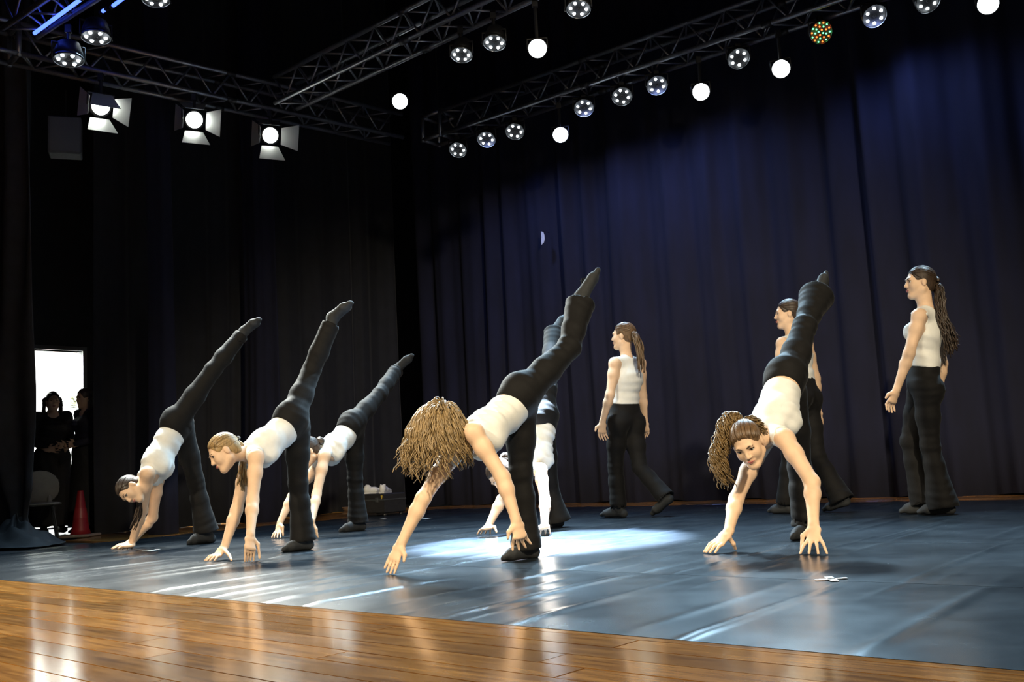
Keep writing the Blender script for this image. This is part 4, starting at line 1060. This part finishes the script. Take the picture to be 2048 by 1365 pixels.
def longhair(root, org, c, f, u, l, s):
    F = Field(); cap(F, c, f, u, l, s, low=-.02); ho = hair_obj(F, H_DARK, root, org)
    b0 = c+(f*-.105+u*.0)*s; combed(ho, H_DARK, org, c, f, u, l, s, b0)
    for k, (dx, dy, n_, sd) in enumerate(((.045, -.05, 26, 14), (.075, -.02, 28, 15), (.10, .0, 22, 16))):
        pts = [b0+np.array([dx*.3-.01, dy, -.07]), c+np.array([.055+dx*.6, -.04+dy, -.24]), c+np.array([.050+dx*1.1, -.06+dy, -.40]), c+np.array([.035+dx*1.4, -.06+dy, -.54+.04*k])]
        strands('long_locks', H_DARK, ho, org, None, tail_paths(b0, pts, n_*2, .034, .030, sd, .02, .006, .0046, 22), n=5)
    b = MB()
    b.tube([b0-org+(l*math.cos(t)+u*math.sin(t))*.03-f*.012 for t in np.linspace(0, 5.5, 14)], .012, 6); b.build('knot', H_DARK, ho, True)
dancer('D9', 'tall walker with very long dark hair down her back, profile face', dict(
    pel=(1846, 768, 0), wst=(1850, 730, 0), chs=(1850, 670, 0), nck=(1853, 618, 0), head=(1840, 566, 0),
    shL=(1838, 632, .15), elL=(1818, 708, .19), wrL=(1793, 780, .2), knL=(1785, 801, .2), tipL=(1782, 825, .18),
    shR=(1870, 634, -.15), elR=(1884, 728, -.2), wrR=(1876, 790, -.2), knR=(1870, 804, -.2), tipR=(1864, 820, -.2),
    hL=(1852, 780, .08), kL=(1860, 890, .07), aL=(1884, 1004, .07), tL=('g', 1848, 1030, .02),
    hR=(1842, 780, -.08), kR=(1820, 884, -.06), aR=(1846, 1000, -.06), tR=('g', 1826, 1025, .02)),
    (-.93, .36), (1872, 1030), .07, (-.995, .08, .04), (0, 0, 1),
    longhair, dict(lat=nrm([-.8, -.2, -.3]), spread=1.0, curl=1.5), dict(lat=nrm([-.7, .6, 0]), spread=1.0, curl=1), 109, lift='', flare=dict(L=1.25, R=1.1), hem=dict(L=.045, R=.03), waist=1.0, hemtop=.2, wf=90)
# two people standing in the dark before the doorway
def stander(name, label, px, un, hgt, fac, turn, m_top, m_legs, hairm, seed):
    r0 = un; s = hgt/1.68; fac = nrm(fac); l = np.array([-fac[1], fac[0], 0]); z = np.array([0, 0, 1.])
    P = lambda a, b, c: r0+l*a*s+fac*b*s+z*c*s
    J = dict(pel=P(0, 0, .92), wst=P(0, 0, 1.06), chs=P(0, .0, 1.24), nck=P(0, -.01, 1.42), head=P(0, .02, 1.56),
        shL=P(.16, 0, 1.38), elL=P(.21, -.03, 1.10), wrL=P(.12, .18, 1.02), knL=P(.07, .22, 1.02), tipL=P(.0, .26, 1.02),
        shR=P(-.16, 0, 1.38), elR=P(-.21, -.03, 1.10), wrR=P(-.10, .20, .98), knR=P(-.05, .23, .98), tipR=P(.02, .25, .98),
        hL=P(.085, 0, .88), kL=P(.09, .02, .48), aL=P(.09, -.01, .09), tL=P(.11, .15, .025), hR=P(-.085, 0, .88), kR=P(-.09, .02, .48), aR=P(-.09, -.01, .09), tR=P(-.11, .15, .025))
    for k in J:
        if J[k][2] < .1: J[k][2] += WZ*0
    heel = {L: J['a'+L]-fac*.045-z*(J['a'+L][2]-.033) for L in 'LR'}
    def hr(root, org, c, f, u, l_, s_):
        F = Field(); cap(F, c, f, u, l_, s_, thick=.014, low=-.05); ho = hair_obj(F, hairm, root, org)
        for sx in (-1, 1):
            b0 = c+l_*.05*sx+u*.05-f*.03
            strands('side_locks', hairm, ho, org, None, tail_paths(b0, [c+l_*.085*sx-f*.02, c+l_*.09*sx-u*.12, c+l_*.085*sx-u*.26], 20, .028, .025, seed+sx, .02, .006, .008), n=5)
    figure(dict(J=J, root=r0, label=label, hf=fac+np.array([0, 0, -.05]), hu=(0, 0, 1), hair=hr, handL=dict(lat=z, curl=1), handR=dict(lat=z, curl=1), seed=seed, heel=heel, topmat=m_top, pants=m_legs, h=.011, sleeves=True, skirt=True, torso=1.15, group='people waiting in the dark doorway', s=s, hs=.97*s))
DARKTOP = mat('dark_jacket', (.02, .02, .022), .8, noise=.2, nscale=30); DARKNAVY = mat('dark_navy_cloth', (.02, .02, .04), .8, noise=.2, nscale=30)
p = ONPLANE(105, 800, UN(DW+.33, 0), UA); stander('P1', 'person with long hair and long dark clothes standing against the lit doorway', 103, np.array([p[0], p[1], 0]), 1.62, (.55, -.8, 0), 0, DARKTOP, DARKTOP, H_DARK, 201)
p = ONPLANE(173, 800, UN(DW+.98, 0), UA); stander('P2', 'person standing at the edge of the lit doorway beside the side curtain', 166, np.array([p[0], p[1], 0]), 1.60, (-.6, -.75, 0), 0, DARKNAVY, DARKTOP, H_DARK, 202)

# ------------------------------------------------------------------ small things
TAPE = mat('white_tape', (.8, .8, .78), .5, noise=.05); PAPER = mat('paper_scrap', (.75, .75, .72), .8, noise=.06)
def tape(quads, name, label, m=TAPE):
    """flat strips lying on the mat: each strip from a to b (photo pixels), width in metres"""
    b0 = G(*quads[0][0]); t = thing(name, label, 'tape' if m is TAPE else 'paper', b0)
    for a, c_, wd in quads:
        A, B_ = G(*a), G(*c_); d = nrm(B_-A); n = np.array([-d[1], d[0], 0])*wd/2; b = MB(); e = np.array([0, 0, .0016])
        V = [A+n, A-n, B_-n, B_+n]; V = [v-b0+e for v in V]+[v-b0+e+[0, 0, .0008] for v in V]
        b.raw(V, [(3, 2, 1, 0), (4, 5, 6, 7), (0, 1, 5, 4), (1, 2, 6, 5), (2, 3, 7, 6), (3, 0, 4, 7)]); o = b.build('strip', m, t); recalc(o)
tape([((1631, 1161.5), (1694, 1157), .022), ((1656, 1155), (1670, 1163.5), .03)], 'tape_cross', 'white tape cross stuck on the dance floor seam')
tape([((284, 1103), (303, 1102), .02), ((300, 1103), (316, 1100), .04)], 'paper_scrap', 'crumpled white scrap on the floor near the flat palms', PAPER)
tape([((846, 1039), (858, 1037), .07)], 'tape_mark', 'small white tape mark far back on the floor')
tape([((763, 1039), (770, 1038.3), .05)], 'tape_mark', 'tiny white tape mark by the dark equipment case')
# light through a gap in the back curtain, painted as a pale flat piece
p = ONPLANE(1086, 476, UN(0, cn-.20), NA); slv = thing('light_sliver', 'small pale piece painted as a sliver of light through the back curtain', 'painted light', p)
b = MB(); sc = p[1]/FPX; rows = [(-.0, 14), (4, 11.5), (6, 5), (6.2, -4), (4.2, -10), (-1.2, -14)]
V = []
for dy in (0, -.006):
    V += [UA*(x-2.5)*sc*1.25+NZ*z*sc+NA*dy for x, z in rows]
n = len(rows); b.raw(V, [tuple(range(n)), tuple(range(2*n-1, n-1, -1))]+[(i, i+n, (i+1) % n+n, (i+1) % n) for i in range(n)]); o = b.build('sliver_face', mat('pale_sliver', (.75, .76, .78), .6, noise=.08), slv); recalc(o)
b = MB(); b.tube([UA*-.01+NZ*14*sc, NA*.12+NZ*14*sc], .003, 5); b.build('sliver_mount', BLACKMETAL, slv)  # added stub that holds the painted light sliver to the cloth
# equipment case with white trainers on it, near the far corner
cc = AT(762, 1000, 11.6); base = np.array([cc[0], cc[1], .008])
case = thing('equipment_case', 'dark equipment case on the floor near the far corner', 'case', base, rz=ANG)
b = MB(); b.box((-.24, -.16, .02), (.24, .16, .24), ch=.012); b.build('body', BLACKMETAL, case)
b = MB(); b.box((-.245, -.165, .165), (.245, .165, .178)); b.build('lid_seam', RIMGLASS, case)
for sx in (-.12, .12):
    b = MB(); b.box((sx-.02, -.172, .145), (sx+.02, -.158, .195)); b.build('latch', RIMGLASS, case)
for sx in (-.2, .2):
    for sy in (-.12, .12): b = MB(); b.lathe([(.018, -.004), (.022, .0), (.02, .021)], 10, Matrix.Translation((sx, sy, 0))); b.build('foot', BLACKMETAL, case)
b = MB(); b.raw([(.19, -.163, .24-.02), (.225, -.163, .24-.02), (.2075, -.163, .24-.065), (.19, -.166, .22), (.225, -.166, .22), (.2075, -.166, .175)], [(0, 1, 2), (5, 4, 3), (0, 3, 4, 1), (1, 4, 5, 2), (2, 5, 3, 0)])
o = b.build('warning_sticker', mat('sticker_yellow', (.5, .36, .05), .5), case); recalc(o)
SHOE = mat('white_shoe', (.62, .62, .60), .6, noise=.08, nscale=30); SOLE = mat('shoe_sole', (.5, .5, .48), .7)
def shoe(px, py, rz, label):
    p = base + np.array([*(UA[:2]*px + NA[:2]*py), .2405]); t = thing('trainer_shoe', label, 'shoe', p, 'white trainers on the equipment case', rz)
    F = Field(); F.econe((-.09, 0, .045), (0, 0, .036), (.033, .04), (.036, .034), (0, 1, 0)); F.econe((0, 0, .036), (.115, 0, .026), (.036, .034), (.038, .022), (0, 1, 0)); F.cone((-.085, 0, .05), (-.075, 0, .085), .032, .034)
    F.ell((-.06, 0, .115), (.045, .022, .035), np.eye(3), .01, 's'); F.ground(.012)
    obj_np('upper', F.solve(.007), SHOE, t, (0, 0, 0))
    b = MB(); pr = [(-.125, -.03), (-.08, -.038), (.03, -.038), (.11, -.042), (.15, -.02), (.15, .02), (.11, .042), (.03, .038), (-.08, .038), (-.125, .03)]; n = len(pr)
    b.raw([(x, y, 0) for x, y in pr]+[(x, y, .018) for x, y in pr], [tuple(range(n-1, -1, -1)), tuple(range(n, 2*n))]+[(i, (i+1) % n, (i+1) % n+n, i+n) for i in range(n)]); b.build('sole', SOLE, t)
    for k in range(3): b = MB(); x = .0+.022*k; b.tube([(x, -.026, .062-.008*k), (x+.004, 0, .073-.009*k), (x, .026, .062-.008*k)], .003, 5); b.build('lace', SOLE, t)
shoe(-.11, -.0, ANG+1.1, 'white trainer shoe lying at the left on the equipment case'.replace(' at the left', ' beside the latch'))
shoe(.08, -.0, ANG+2.1, 'white trainer shoe lying nearest the yellow sticker on the equipment case')
# cable coil beside it
t = thing('cable_coil', 'brown cable coiled on the floor beside the equipment case', 'cable', base-UA*.42-NA*.05)
b = MB(); b.tube([np.array([(.13+.012*math.sin(k*.9))*math.cos(k*.4), (.13+.012*math.sin(k*.9))*math.sin(k*.4), .012+.0011*k]) for k in range(80)], .010, 6); b.build('cable', mat('cable_brown', (.12, .07, .04), .6), t, True)
# traffic cone by the doorway
p = G(161, 1074); t = thing('traffic_cone', 'red traffic cone with pale base in the dark by the side curtain', 'cone', p)
b = MB(); b.lathe([(.105, .02), (.085, .08), (.03, .46), (.026, .47)], 24); b.build('cone_body', mat('cone_red', (.30, .012, .018), .5), t, True)
b = MB(); b.box((-.15, -.15, 0), (.15, .15, .025), ch=.006); b.build('base', mat('cone_base', (.30, .24, .20), .7), t)
b = MB(); b.lathe([(.0725, .19), (.0575, .29)], 24, cap0=False, cap1=False); b.build('band', mat('cone_band', (.35, .03, .035), .4), t, True)
# grey chair half hidden behind the proscenium drape
p = G(80, 1078); t = thing('grey_chair', 'low grey moulded chair half hidden behind the proscenium drape', 'chair', p, rz=.5)
GREYPL = mat('grey_plastic', (.32, .32, .30), .5, noise=.06)
F = Field(); F.ell((.0, .16, .52), (.20, .022, .19), np.array([[1, 0, 0], [0, math.cos(.25), math.sin(.25)], [0, -math.sin(.25), math.cos(.25)]]), .02); obj_np('backrest', F.solve(.01), GREYPL, t, (0, 0, 0))
F = Field(); F.ell((0, -.02, .35), (.21, .20, .022), np.eye(3), .02); F.cone((-.1, .13, .36), (-.1, .15, .42), .02, .02); F.cone((.1, .13, .36), (.1, .15, .42), .02, .02); obj_np('seat', F.solve(.01), GREYPL, t, (0, 0, 0))
for sx in (-.14, .14):
    for sy in (-.14, .12): b = MB(); b.tube([(sx*.8, sy*.8, .34), (sx*1.15, sy*1.15, 0.0)], .012, 8); b.build('leg', RIMGLASS, t)

# dark box hanging on a cable below the truss end
p = AT(131, 276, 9.6); t = thing('hanging_speaker', 'dim grey loudspeaker box hanging below the end of the floodlight truss', 'speaker', p, rz=.35)
b = MB(); b.box((-.15, -.11, -.19), (.15, .11, .19), ch=.012); b.build('cabinet', mat('speaker_grey', (.07, .075, .08), .7, noise=.1), t)
b = MB(); b.box((-.135, -.118, -.175), (.135, -.108, .175), ch=.003); b.build('grille', mat('speaker_grille', (.10, .105, .11), .6, bump=.4, bscale=300), t)
b = MB(); b.tube([(0, 0, .19), (0, 0, 4.45-p[2])], .008, 6); b.build('cable', BLACKMETAL, t)
